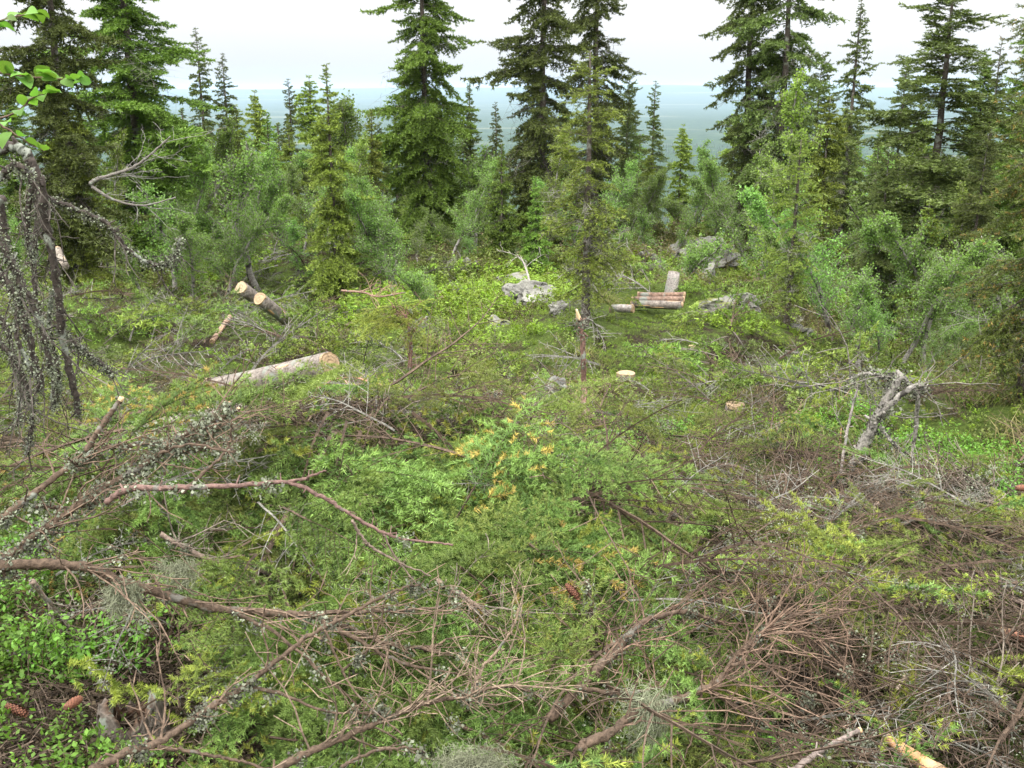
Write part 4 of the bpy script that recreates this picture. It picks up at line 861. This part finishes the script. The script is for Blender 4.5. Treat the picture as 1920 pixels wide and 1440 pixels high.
stick([(1490, 1010, 5.2), (1530, 940, 5.6), (1565, 895, 6.0), (1578, 800, 6.6)], .010, .005, 'long thin orange-brown stick slanting up at right below the birch trunk', 77, col=(.28, .15, .09), lichen=80)
# foreground left: lichen laden branch fan
stick([(-60, 1066, 2.2), (60, 1058, 2.25), (150, 1062, 2.28), (250, 1098, 2.3), (330, 1122, 2.35), (430, 1145, 2.4), (560, 1152, 2.45), (640, 1172, 2.5), (720, 1205, 2.5), (800, 1218, 2.5), (880, 1238, 2.5), (945, 1262, 2.5)], .0150, .0035,
      'thick reddish branch crossing the lower left, ending in a fan of bare twigs', 81, twigs=95, tl=.34, lichen=1500, tcol=(.15, .105, .075), tdir=(.4, 0, -.1), side=10,
      forks=[([(560, 1152, 2.45), (700, 1146, 2.45), (790, 1142, 2.45), (870, 1128, 2.45)], .007, .002), ([(600, 1165, 2.45), (680, 1205, 2.4), (760, 1245, 2.4), (880, 1266, 2.4)], .008, .002), ([(430, 1145, 2.4), (520, 1190, 2.35), (600, 1260, 2.3), (680, 1330, 2.3)], .006, .002)])
stick([(-60, 1000, 2.3), (0, 973, 2.3), (60, 930, 2.35), (133, 873, 2.4), (200, 840, 2.45), (300, 832, 2.5), (370, 838, 2.5), (440, 846, 2.5)], .011, .003, 'lichen-covered branch rising from the left edge above the thick reddish one', 82, mat_=M_lbark, twigs=45, tl=.25, lichen=1500, forks=[([(60, 948, 2.35), (130, 952, 2.4), (200, 938, 2.4)], .007, .004)])
stick([(-60, 1085, 2.25), (0, 1053, 2.25), (60, 1008, 2.3), (130, 960, 2.35), (210, 905, 2.4), (280, 865, 2.45), (340, 820, 2.5), (400, 790, 2.55), (447, 768, 2.6)], .0115, .0045, 'branch slanting up from left edge, thick with pale lichen towards its cut tip', 83, mat_=M_bark, twigs=40, tl=.22, lichen=2600, lsize=.0048, tip=(.6, .42, .25), lspread=.02)
stick([(200, 940, 2.2), (240, 917, 2.2), (300, 915, 2.2), (380, 913, 2.2), (460, 909, 2.2), (542, 905, 2.2), (600, 930, 2.2), (650, 960, 2.2), (720, 1000, 2.2), (780, 1014, 2.2), (850, 1021, 2.2)], .0078, .0024, 'long smooth purple-brown branch arching over the green mound with a forked end', 84, lichen=260, col=(.16, .10, .085), forks=[([(542, 905, 2.2), (580, 894, 2.2), (612, 882, 2.2)], .0045, .002)], wob_=.001, side=9)
stick([(660, 975, 2.25), (690, 1020, 2.25), (740, 1050, 2.25), (808, 1080, 2.25)], .004, .0018, 'thin bare twig hanging below the long arching branch', 85, twigs=3, tl=.1, col=(.2, .15, .12), wob_=.001, forks=[([(718, 1000, 2.25), (745, 1050, 2.25), (782, 1095, 2.25)], .003, .0014)])
stick([(160, 845, 2.35), (190, 800, 2.4), (226, 750, 2.45)], .008, .0065, 'short thick stub of branch pointing up with a cut end at left', 86, lichen=60, tip=(.6, .42, .25), wob_=.001)
stick([(340, 925, 2.3), (400, 870, 2.35), (430, 835, 2.4), (434, 790, 2.4)], .0045, .002, 'thin forked twig standing up beside the lichened branch', 87, twigs=8, tl=.12, forks=[([(300, 850, 2.3), (360, 833, 2.3), (440, 850, 2.3)], .004, .002)])
stick([(150, 1460, 1.85), (230, 1415, 1.9), (300, 1390, 1.95), (390, 1330, 2.05), (470, 1280, 2.1), (560, 1205, 2.15), (640, 1160, 2.2), (735, 1110, 2.25), (790, 1095, 2.3)], .0105, .0028, 'straight brown branch from the lower left corner to the middle, with lichen tufts', 88, twigs=26, tl=.2, lichen=1300, lsize=.0045, wob_=.0015, forks=[([(470, 1290, 2.1), (540, 1305, 2.1), (620, 1335, 2.1), (720, 1336, 2.1)], .005, .002)])
stick([(500, 1455, 1.95), (560, 1420, 2.0), (640, 1385, 2.05), (720, 1350, 2.1), (800, 1320, 2.15), (870, 1303, 2.2), (950, 1286, 2.25), (1000, 1300, 2.3), (1024, 1312, 2.3)], .0095, .0025, 'smooth pinkish brown branch at the bottom, curving up to a brush of bare twigs', 89, twigs=60, tl=.28, lichen=240, tcol=(.17, .125, .09), wob_=.0015, tdir=(.1, 0, .3))
stick([(280, 1400, 2.0), (360, 1408, 2.0), (450, 1428, 2.0), (520, 1450, 2.0)], .005, .003, 'thin dark branch along the bottom edge left of centre', 90, twigs=4, tl=.1)
stick([(640, 1438, 1.9), (700, 1410, 1.95), (760, 1402, 1.95), (795, 1410, 1.95)], .004, .002, 'thin twig with a grey tip at the bottom centre', 91, lichen=60)
stick([(500, 1290, 2.1), (610, 1180, 2.15), (660, 1290, 2.1), (755, 1378, 2.0)][1:], .0032, .0018, 'slender straight twig hanging down across the bottom branch', 92, wob_=.001)
stick([(640, 1260, 2.2), (700, 1200, 2.25), (735, 1070, 2.3)], .0035, .0016, 'bare pale twig rising in the fan of twigs at the lower centre', 93, twigs=8, tl=.14, tcol=(.19, .15, .11))
stick([(880, 1320, 2.3), (900, 1260, 2.3), (955, 1190, 2.3), (975, 1130, 2.3)], .005, .002, 'upright pale twig with stubby side twigs at the lower centre', 94, twigs=22, tl=.13, tcol=(.22, .17, .12), col=(.26, .19, .14))
# right cluster
stick([(1030, 1350, 2.3), (1097, 1277, 2.4), (1157, 1220, 2.5), (1190, 1177, 2.55), (1233, 1157, 2.6), (1285, 1147, 2.65), (1350, 1170, 2.7)], .013, .005, 'dark reddish bent branch at lower right of centre, curving over like an elbow', 95, twigs=40, tl=.3, lichen=500, forks=[([(1090, 1290, 2.35), (1140, 1299, 2.35), (1195, 1297, 2.35), (1250, 1285, 2.4)], .007, .003)], tcol=(.14, .09, .065), side=9)
stick([(1240, 1205, 2.7), (1280, 1190, 2.7), (1347, 1160, 2.75), (1413, 1143, 2.8), (1453, 1123, 2.85), (1477, 1103, 2.9)], .006, .003, 'lichened thin branch slanting right above the bare twig cluster', 96, twigs=26, tl=.25, lichen=260)
stick([(1085, 1400, 2.1), (1140, 1375, 2.15), (1200, 1335, 2.25), (1280, 1308, 2.35), (1347, 1277, 2.4), (1380, 1233, 2.45), (1413, 1200, 2.5), (1447, 1172, 2.55), (1487, 1177, 2.6), (1533, 1192, 2.65)], .013, .004, 'thick red-brown branch at the lower right with an orange elbow and many fine bare twigs', 97, twigs=120, tl=.36, tcol=(.135, .090, .064), lichen=600, tdir=(.5, 0, -.1), side=9, forks=[([(1330, 1295, 2.4), (1400, 1335, 2.4), (1455, 1370, 2.4), (1540, 1385, 2.4)], .007, .002), ([(1370, 1248, 2.4), (1430, 1245, 2.45), (1500, 1300, 2.45), (1600, 1330, 2.5)], .005, .002), ([(1447, 1175, 2.55), (1500, 1150, 2.6), (1570, 1160, 2.65)], .005, .002)])
stick([(1115, 1230, 2.8), (1108, 1160, 2.8), (1098, 1090, 2.8)], .009, .006, 'short upright dark stick grown with lichen right of the mound', 98, mat_=M_lbark, lichen=350, twigs=16, tl=.2)
stick([(1480, 1450, 2.1), (1540, 1407, 2.15), (1612, 1369, 2.2)], .0075, .0065, 'grey lichened stick with a pale orange cut tip at the bottom right', 99, mat_=M_lbark, col=(.2, .16, .14), lichen=90, tip=(.68, .42, .22), wob_=.0008)
stick([(1616, 1165, 3.3), (1660, 1135, 3.3), (1702, 1105, 3.35)], .0075, .006, 'short straight pale brown stick lying in the brushwood at right', 100, col=(.3, .21, .16))
stick([(1650, 1255, 2.8), (1672, 1228, 2.8), (1692, 1200, 2.85)], .005, .004, 'short thin stick standing in the brushwood at lower right', 101, col=(.3, .2, .15))
stick([(1683, 1292, 2.6), (1700, 1266, 2.65)], .006, .005, 'pale bone-coloured stub in the brushwood at lower right', 102, col=(.45, .36, .28))
stick([(1000, 838, 5.2), (1040, 870, 5.1), (1070, 905, 5.0), (1120, 930, 5.0)], .016, .010, 'dark crooked lichened branch right of the mound top', 103, mat_=M_lbark, twigs=18, tl=.2, lichen=350, tip=WD)
stick([(880, 745, 6.6), (910, 735, 6.6), (945, 740, 6.6)], .014, .010, 'small dark branch bundle on the back of the mound', 104, mat_=M_lbark, twigs=24, tl=.22, lichen=200)
stick([(975, 730, 6.8), (985, 745, 6.8), (992, 760, 6.75)], .012, .013, 'stubby broken stick behind the mound', 105, col=(.25, .2, .17))
stick([(585, 758, 5.6), (600, 725, 5.6), (650, 708, 5.6), (700, 716, 5.6), (756, 747, 5.6)], .006, .003, 'thin reddish twig bowed into an arc above the mound', 106, col=(.28, .16, .11), twigs=10, tl=.2, wob_=.002)
stick([(640, 545, 12.5), (680, 548, 12.4), (710, 556, 12.3), (760, 548, 12.2)], .014, .008, 'bent reddish branch lying over the green slope left of the crooked birch', 107, col=(.25, .16, .12), twigs=14, tl=.4)
stick([(170, 345, 13), (185, 335, 13), (235, 320, 13), (270, 300, 13), (320, 255, 13)],   .028, .010, 'dead grey crooked branch curving up beside the large dense spruce', 108, col=(.15, .135, .12), mat_=M_lbark, twigs=30, tl=.7, tcol=(.18, .17, .155), forks=[([(172, 350, 13), (215, 375, 13), (270, 385, 13), (330, 370, 13)],   .022, .007)])
stick([(1000, 560, 14), (985, 500, 14.4), (970, 480, 14.5)], .02, .01, 'grey bare stub leaning by the large lichened rock', 109, col=(.3, .27, .25), twigs=12, tl=.4)
for i, (pts, lb) in enumerate([
    ([(1700, 1010, 4.6), (1740, 930, 4.8), (1700, 900, 5), (1640, 905, 5.1)], 'grey-brown twiggy branch heap arching at right, left one below the birch'),
    ([(1860, 960, 4.6), (1840, 905, 4.8), (1790, 898, 4.9), (1760, 930, 4.9)], 'bowed dead branch with hanging twigs near the right edge'),
    ([(1920, 965, 4.5), (1850, 940, 4.6), (1800, 932, 4.7), (1740, 950, 4.8)], 'brown branch lying level near the right edge'),
    ([(1400, 905, 5.5), (1470, 890, 5.6), (1520, 905, 5.6), (1560, 940, 5.5)], 'thin dead branch in the dark hollow right of centre'),
    ([(1640, 1000, 4.3), (1720, 975, 4.4), (1800, 985, 4.4), (1900, 1000, 4.4)], 'long grey branch with fine twigs lying across the right brushwood'),
    ([(1920, 1130, 3.4), (1850, 1110, 3.5), (1780, 1120, 3.5), (1700, 1150, 3.5)], 'bare brushy branch low at the right edge'),
    ([(1380, 1010, 4.3), (1450, 1000, 4.3), (1500, 1032, 4.3), (1560, 1030, 4.3)], 'grey lichened branch between the dark spruce bough and the log piece'),
    ([(1000, 1230, 2.9), (1060, 1215, 2.9), (1150, 1245, 2.9), (1260, 1235, 2.9)], 'dark thin branch lying behind the elbow branch'),
    ([(700, 800, 4.6), (750, 775, 4.6), (770, 765, 4.6)], 'reddish bare twig bundle on top of the mound'),
    ([(900, 800, 4.5), (960, 790, 4.5), (1000, 820, 4.5)], 'bare brown twig bundle on the right shoulder of the mound'),
    ([(1880, 1330, 2.5), (1830, 1290, 2.6), (1760, 1270, 2.6)], 'thin bent branch at the lower right edge'),
    ([(60, 1090, 2.7), (130, 1180, 2.8), (150, 1215, 2.9)], 'dark bare branch running down to the grey log at lower left'),
    ([(300, 1000, 3.0), (420, 1060, 3.0), (560, 1080, 3.1)], 'grey lichened branch in the dark hollow behind the thick reddish one'),
    ([(820, 1090, 2.7), (900, 1140, 2.7), (960, 1200, 2.7)], 'thin brown branch half hidden in the lower edge of the mound')]):
    stick(pts, .009, .004, lb, 120+i, twigs=46, tl=.32, col=(.2, .15, .12), tcol=(.15, .125, .10), lichen=350 if i not in (8, 9) else 30)
# hanging dark lichened branches at left
LD = (.050, .040, .034)
for i, (pts, r0, r1, lb) in enumerate([
    ([(-30, 290, 2.9), (20, 275, 2.9), (50, 290, 2.9), (78, 350, 2.9), (88, 430, 2.9), (102, 500, 2.9), (112, 580, 2.9), (120, 650, 2.9), (140, 730, 2.9), (146, 775, 2.9)], .019, .008, 'thick dark hanging branch scaled with grey lichen at the left edge'),
    ([(-30, 495, 2.8), (10, 520, 2.8), (40, 580, 2.8), (58, 650, 2.8), (78, 730, 2.8)], .015, .009, 'dark lichened branch drooping from the left edge, left of the thick one'),
    ([(2, 370, 2.7), (8, 450, 2.7), (25, 500, 2.7), (55, 560, 2.7), (80, 620, 2.7), (95, 690, 2.7)], .014, .006, 'dark lichened branch crossing down the left edge'),
    ([(95, 372, 3.0), (140, 392, 3.0), (200, 418, 3.0), (238, 468, 3.0), (296, 496, 3.0), (328, 480, 3.0), (338, 448, 3.0)], .009, .004, 'thin lichened branch reaching right to an upturned tip at left'),
    ([(112, 618, 3.0), (150, 650, 3.0), (212, 698, 3.0)], .009, .005, 'short lichened branch slanting down right from the hanging ones'),
    ([(-20, 430, 2.6), (12, 470, 2.6), (38, 540, 2.6), (30, 620, 2.6), (60, 700, 2.6)], .010, .005, 'crooked dark branch behind the hanging lichened ones'),
    ([(-20, 620, 2.7), (30, 680, 2.7), (60, 760, 2.7), (50, 850, 2.7)], .010, .005, 'dark branch hanging low at the left edge above the lichened fan'),
    ([(60, 300, 3.1), (70, 400, 3.1), (62, 500, 3.1), (75, 600, 3.1), (98, 690, 3.1), (100, 770, 3.1)], .011, .006, 'thin dark lichened branch hanging just behind the thick one'),
    ([(-20, 560, 3.0), (20, 640, 3.0), (40, 740, 3.0), (30, 800, 3.0)], .010, .006, 'lowest dark lichened branch at the left edge'),
    ([(100, 540, 3.0), (92, 610, 3.0), (110, 700, 3.0), (104, 760, 3.0)], .008, .004, 'short dark strand splitting from the thick hanging branch'),
    ([(0, 330, 2.8), (30, 310, 2.8), (60, 340, 2.8), (50, 420, 2.8), (62, 480, 2.8)], .012, .007, 'upper dark branch bundle at the left edge under the birch sprigs')]):
    stick(pts, r0*.82, r1*1.1, lb, 140+i, name='hanging_branch', col=LD, mat_=M_lbark, lichen=1100, lsize=.0035, twigs=10, tl=.2, tcol=(.07, .06, .05), lspread=.010, onbark=True, tdir=(0, 0, -.8), group=None)

# ------------------------------------------------------------------ spruce boughs, one thing each
ADJ = {'green': 'fresh green', 'tipped': 'green, yellow-tipped', 'orange': 'orange-tipped', 'olive': 'olive, half bare', 'yellow': 'yellow-green', 'stubby': 'stiff lime-tipped', 'bare': 'bare brown', 'greytwig': 'bare grey', 'lichened': 'grey lichened'}
def tip_ok(X, Y_, Z, a, pit, sc, L=.65):
    tx, ty, tz = X+math.cos(a)*math.cos(pit)*L*sc, Y_+math.sin(a)*math.cos(pit)*L*sc, Z+math.sin(pit)*L*sc
    for t in (0, .5, 1):
        x_, y_, z_ = X+(tx-X)*t, Y_+(ty-Y_)*t, Z+(tz-Z)*t+.05; px, py = proj(x_, y_, z_)
        if 160 < px < 1010 and py < 748 and y_ < 7.5: return False
        if 1010 <= px < 1130 and py < 800 and y_ < 6.5: return False
        if 1570 < px < 1730 and py < 900 and y_ < 5.8: return False
        if 1060 < px < 1220 and 970 < py < 1010 and y_ < 4.1: return False
    return True
def bough(kind, loc, az, pitch, roll, scale, label, group=None, k=None, name='spruce_bough', cat='spruce bough'):
    ms = boughs[kind]; st, nd = ms[rng.integers(len(ms)) if k is None else k]
    e = obj(name, st, loc=loc, rot=(roll, -pitch, az), scale=scale); tag(e, label, cat, group)
    if nd: obj('needles' if kind != 'lichened' else 'lichen', nd, e)
    return e
def hero(kind, px, py, Y, az, pitch, sc, label, roll=0, k=0): bough(kind, at(px, py, Y), R_(az), R_(pitch), roll, sc, label, k=k)
hero('orange', 190, 880, 3.0, 40, 38, .85, 'orange-tipped green spruce bough standing up behind the lichened branches at left', k=0)
hero('orange', 190, 850, 3.1, 100, 30, .7, 'orange-tipped bough with dark needles near the hanging branches', k=1)
hero('green', 330, 850, 3.2, 60, 20, 1.0, 'dark green bough under the orange-tipped one at left', k=1)
hero('orange', 600, 900, 3.8, 50, 25, .8, 'bough with orange new tips at the top of the mound, left part', k=2)
hero('orange', 840, 1000, 3.2, 55, 35, 1.15, 'bough with orange new tips on the right crest of the mound', k=0)
hero('orange', 880, 1050, 3.0, 10, 5, 1.1, 'orange-tipped bough pointing right out of the mound', k=1)
hero('orange', 860, 1060, 2.85, -35, -25, 1.0, 'orange-tipped bough hanging down the right flank of the mound', k=2)
hero('yellow', 260, 1330, 2.2, 40, 5, .8, 'small yellow-tipped spruce spray beside the rotten stump', k=0)
hero('tipped', 900, 1400, 2.1, -20, -5, 1.1, 'fresh bright bough at the bottom centre', k=0)
hero('tipped', 1010, 1420, 2.1, -60, 0, .8, 'lone green spray at the bottom right of centre', k=1)
hero('green', 560, 1110, 3.0, -90, -55, .6, 'narrow light green spray hanging above the thick reddish branch', k=2)
hero('yellow', 1500, 1100, 3.4, 20, 0, 1.0, 'bright lime green bough lying at right centre', k=1)
hero('tipped', 1330, 900, 4.8, -70, -35, 1.3, 'drooping green bough by the dark hollow right of centre', k=2)
hero('olive', 1330, 940, 4.4, -100, -50, 1.2, 'olive drooping bough with brown shading over the dark hollow', k=0)
hero('yellow', 1200, 930, 4.6, -80, -45, 1.1, 'yellowish bough hanging at the left of the dark hollow', k=2)
rg = np.random.default_rng(77)
# main mound: shingled fronds radiating outward and down
cx, cy = -.85, 4.35
for i in range(165):
    a = rg.uniform(-math.pi*.98, math.pi*.18) if rg.random() < .82 else rg.uniform(0, 6.28); r = abs(rg.normal(0, .55)); X = cx+math.cos(a)*r*1.2+rg.normal(0, .12); Y_ = cy+math.sin(a)*r+rg.normal(0, .1)
    Y_ = max(Y_, 3.0); kd = rg.choice(['green', 'green', 'green', 'green', 'tipped', 'orange'] if rg.random() < .9 else ['olive', 'bare'])
    Zb = float(gz(X, Y_))+rg.uniform(.05, .30); az_ = a+rg.normal(0, .4); pt_ = rg.normal(-.25-.38*min(r, 1), .2); sc_b = rg.uniform(1.1, 1.75)
    if not tip_ok(X, Y_, Zb, az_, pt_, sc_b): sc_b *= .7; Zb -= .12; pt_ = -.45
    if not tip_ok(X, Y_, Zb, az_, pt_, sc_b): continue
    bough(kd, (X, Y_, Zb), az_, pt_, rg.normal(0, .3), sc_b, ADJ[kd]+' spruce bough on the '+('left flank' if X < -1.5 else 'left crest' if X < -.9 else 'right crest' if X < -.2 else 'right flank')+(', far side' if Y_ > 4.4 else ', near side')+' of the big green mound', 'spruce boughs in the big green mound')
def field(n, X0, X1, Y0, Y1, kinds, label, group, sc=(.6, 1.1), lift=(.02, .15), pit=(0, .2), azm=None):
    for i in range(n):
        Y_ = rg.uniform(Y0, Y1); X = rg.uniform(X0, X1)*Y_; a = rg.uniform(0, 6.28) if azm is None else rg.normal(*azm)
        kd = rg.choice(kinds); q = (Y_-Y0)/(Y1-Y0); qx = (X/Y_-X0)/(X1-X0)
        a_ = a; sc_b = rg.uniform(*sc); pt_ = rg.normal(*pit); Zb = float(gz(X, Y_))+rg.uniform(*lift)
        if not tip_ok(X, Y_, Zb, a_, pt_, sc_b): continue
        bough(kd, (X, Y_, Zb), a_, pt_, rg.normal(0, .4), sc_b, ADJ[kd]+' '+label+(', left ' if qx < .33 else ', middle ' if qx < .67 else ', right ')+('front' if q < .33 else 'part' if q < .67 else 'back'), group)
field(92, .12, .56, 2.3, 6.0, ['stubby', 'stubby', 'stubby', 'olive', 'yellow', 'bare', 'bare', 'greytwig', 'lichened'], 'spruce bough in the right brushwood', 'spruce boughs in the right brushwood field')
field(34, -.32, .12, 2.0, 2.9, ['green', 'green', 'olive', 'tipped', 'bare'], 'spruce bough low at the bottom centre', 'spruce boughs along the bottom', azm=(-.8, .9))
field(22, -.02, .26, 2.2, 3.1, ['green', 'green', 'bare', 'stubby'], 'spruce bough under the lower right branches', 'spruce boughs under the red-brown branches', azm=(-.4, .8))
field(16, -.50, -.2, 2.7, 3.8, ['lichened', 'greytwig', 'olive', 'green', 'bare'], 'bough in the left hollow', 'dead boughs in the left hollow', lift=(.1, .35))
field(16, -.02, .24, 4.0, 6.6, ['olive', 'green', 'stubby', 'yellow', 'lichened'], 'spruce bough behind the mound', 'spruce boughs behind the mound')
field(8, -.5, -.12, 5.2, 7.4, ['olive', 'green', 'bare', 'greytwig'], 'spruce bough before the long log', 'spruce boughs before the long log')

# small broken-top spruce with a bright pompom and grey beard at centre left
stick([(768, 690, 8.6), (770, 640, 8.6), (760, 590, 8.6)], .020, .012, 'thin reddish leaning sapling trunk with a tuft of yellow-green boughs, left of centre', 160, name='broken_sapling', cat='sapling', col=(.16, .09, .07), mat_=M_lbark, twigs=20, tl=.3, lichen=200)
for i in range(9):
    bough('yellow', at(745+rg.uniform(-12, 12), 585+rg.uniform(-12, 20), 8.6), rg.uniform(0, 6.28), rg.normal(-.15, .3), 0, rg.uniform(.7, 1.1), 'yellow-green bough in the tuft on the reddish sapling', 'boughs on the reddish sapling')
for i in range(7):
    bough('lichened', at(800+rg.uniform(-10, 10), 600+rg.uniform(-10, 10), 8.7), rg.uniform(0, 6.28), rg.normal(-.6, .3), 0, rg.uniform(.45, .7), 'grey lichened twig cluster hanging beside the sapling tuft', 'grey twigs beside the sapling')

# ------------------------------------------------------------------ birch sprigs at upper left (each leaf its own part)
lm = []
for i in range(3):
    rg2 = np.random.default_rng(60+i); L_, Wd = .034, .024; m_ = 6; V = []; 
    for j in range(m_+1):
        t = j/m_; w = Wd*.5*math.sin(math.pi*min(1, t**.75))**.8 if 0 < t < 1 else 0; c = .004*math.sin(t*3)
        V += [(t*L_, -w, c+w*.3), (t*L_, 0, c), (t*L_, w, c+w*.3)]
    F = [f for j in range(m_) for k in range(2) for f in ((j*3+k, j*3+3+k, j*3+4+k), (j*3+k, j*3+4+k, j*3+1+k))]
    lm.append(mesh('birch_leaf', (np.array(V), np.array(F), np.array((.12, .24, .045))*(.85+.2*i)), M_leaf, True))
def sprig(pts, label, seed, nl=10):
    rg2 = np.random.default_rng(seed); P = np.array([at(*p) for p in pts]); Q = smooth_path(P, 14, .001, rg2); o0 = Q[0].copy(); Q = Q-o0
    e = obj('birch_sprig', None, loc=o0); tag(e, label, 'birch sprig'); obj('stem', mesh('sprig_stem', tube(Q, np.linspace(.0028, .001, 14), (.12, .08, .06), 6), M_twig, True), e)
    for i in range(nl):
        t = 4+(i/nl)*9.5; j = min(int(t), 12); q = Q[j]+(Q[j+1]-Q[j])*(t-j)
        obj('leaf', lm[rg2.integers(3)], e, loc=q, rot=(rg2.normal(0, .6), rg2.normal(.1, .4), rg2.uniform(-2.2, 1.8)), scale=rg2.uniform(.75, 1.3))
sprig([(-60, 60, 2.0), (0, 40, 2.0), (70, 20, 2.0)], 'uppermost sprig of birch leaves in the top left corner', 1, 9)
sprig([(-60, 120, 2.0), (20, 140, 2.0), (90, 148, 2.0), (148, 150, 2.0)], 'longest sprig of bright birch leaves at upper left', 2, 15)
sprig([(-60, 230, 2.05), (20, 215, 2.05), (60, 185, 2.05), (95, 175, 2.05)], 'middle sprig of birch leaves at upper left', 3, 11)
sprig([(-50, 200, 2.1), (10, 240, 2.1), (50, 265, 2.1), (85, 285, 2.1)], 'lowest sprig of birch leaves above the lichened branches', 4, 7)

# ------------------------------------------------------------------ cones, rotten stump, beard lichen
def cone_mesh():
    g = Geo(); n = 18; V = []
    P = np.stack([np.linspace(0, .11, 12), np.zeros(12), np.zeros(12)], 1); R = .017*np.sin(np.linspace(.35, 3.0, 12))**.6
    g.add(*tube(P, R, (.09, .035, .02), 10)); A = []
    for j in range(11):
        for k in range(8):
            a = (k+.5*(j % 2))*math.pi/4; r = R[j]; x = P[j, 0]; c, s = math.cos(a), math.sin(a); d = np.array([0, c, s]); w = np.array([0, -s, c])*.0075
            b = np.array([x, 0, 0])+d*r*.9; t = np.array([x+.013, 0, 0])+d*(r*1.0+.006); g.add([b-w, b+w, t+w*.5, t-w*.5], [(0, 1, 2), (0, 2, 3)], np.array((.17, .065, .035))*rng.uniform(.7, 1.2))
    return mesh('spruce_cone', g.arr(), M_wood)
CM = cone_mesh()
for px, py, Y, az, lb in [(12, 1322, 2.35, -20, 'long red-brown spruce cone in the blueberry at the lower left edge'), (122, 1328, 2.3, 80, 'round-looking spruce cone seen end-on near the rotten stump'), (1868, 1118, 3.3, 10, 'red-brown spruce cone lying at the right edge of the brushwood'),
                          (1066, 822, 6.4, 30, 'orange-brown cone at the foot of the broken snag'), (1062, 1096, 2.75, -60, 'dark red cone hanging in the twigs right of the mound'), (1905, 915, 4.6, 30, 'small red cone near the right edge behind the brushwood')]:
    o = obj('spruce_cone', CM, loc=at(px, py, Y), rot=(.3, .2, R_(az)), scale=.58 if Y < 3 else .75); tag(o, lb, 'cone')
# rotten stump: open shell of splintered wood
def rotten(label):
    rg2 = np.random.default_rng(9); Yr = G(238, 1392)[1]; c = at(238, 1290, Yr); z0 = float(gz(c[0], Yr))-.04; n = 40; g = Geo(); H = c[2]-z0+.08
    lay = 9; V = []; C = []
    for s, rr in ((1, .075), (0, .055)):
        for j in range(lay):
            for k in range(n):
                a = k/n*6.283; top = .68*H*(.66+.16*math.sin(a*2+1)+.06*math.sin(a*5)+.16*rg2.random()); t = j/(lay-1); r = rr*(1.5-.55*t**.6)*(1+.08*math.sin(a*4)+.03*rg2.standard_normal())
                V.append((math.cos(a)*r, math.sin(a)*r*.9, top*t)); C.append(np.array((.11, .092, .078) if s else (.085, .05, .032))*rg2.uniform(.7, 1.3))
    F = []
    for s in range(2):
        o0 = s*lay*n
        for j in range(lay-1):
            for k in range(n): k2 = (k+1) % n; F += [(o0+j*n+k, o0+j*n+k2, o0+j*n+n+k2), (o0+j*n+k, o0+j*n+n+k2, o0+j*n+n+k)]
    for k in range(n): k2 = (k+1) % n; a = (lay-1)*n; b = 2*lay*n-n; F += [(a+k, a+k2, b+k2), (a+k, b+k2, b+k)]
    o = obj('rotten_stump', mesh('rotten_stump', (np.array(V), np.array(F), np.array(C)), M_lbark), loc=(c[0], Yr, z0)); tag(o, label, 'stump')
rotten('hollow rotten stump with a grey rim and reddish inside at lower left')
def beard(px, py, Y, sx, label, seed, n=2600, ln=.05, hang=False):
    rg2 = np.random.default_rng(seed); b = rg2.normal(0, 1, (n, 3))*np.array([sx, sx*.5, sx*.28]); A = b; AA = []; BB = []
    if hang:
        k = 9; c = np.stack([rg2.uniform(-1.5, 1.5, k)*sx, rg2.normal(0, .3, k)*sx, np.zeros(k)], 1); A = c[rg2.integers(0, k, n)]+rg2.normal(0, sx*.14, (n, 3)); A[:, 2] -= abs(rg2.normal(0, ln*.8, n))
    d = nrm(rg2.normal(0, .8 if not hang else .6, (n, 3))+np.array([0, -.2, -.5 if not hang else -1.0]))
    for q in range(4):
        B1 = A+d*ln*.25*rg2.uniform(.6, 1.3, (n, 1)); AA.append(A); BB.append(B1); A = B1; d = nrm(d+rg2.normal(0, .85, (n, 3)))
    A = np.concatenate(AA); B = np.concatenate(BB); g = Geo(); g.add(*prisms(A, B, .0005, .0004, np.array((.27, .29, .19))*rg2.uniform(.5, 1.2, len(A))[:, None], 3)); o = obj('beard_lichen', mesh('beard_lichen', g.arr(), M_lichen), loc=at(px, py, Y)); tag(o, label, 'lichen')
beard(885, 1432, 1.95, .040, 'soft pale green tuft of beard lichen at the bottom centre', 1, 1200, .05)
beard(1215, 1290, 2.25, .028, 'pale beard lichen hanging in strands at lower right of centre', 2, 420, .10, True)
beard(330, 1050, 2.38, .03, 'pale grey-green lichen tuft on the branch at lower left', 3, 500, .05, True)
beard(230, 1090, 2.28, .025, 'thick pale lichen clump wrapped round the thick reddish branch', 4, 500, .05, True)
beard(1590, 1080, 3.3, .04, 'soft grey-green beard lichen patch in the right brushwood', 5, 300, .06, True)
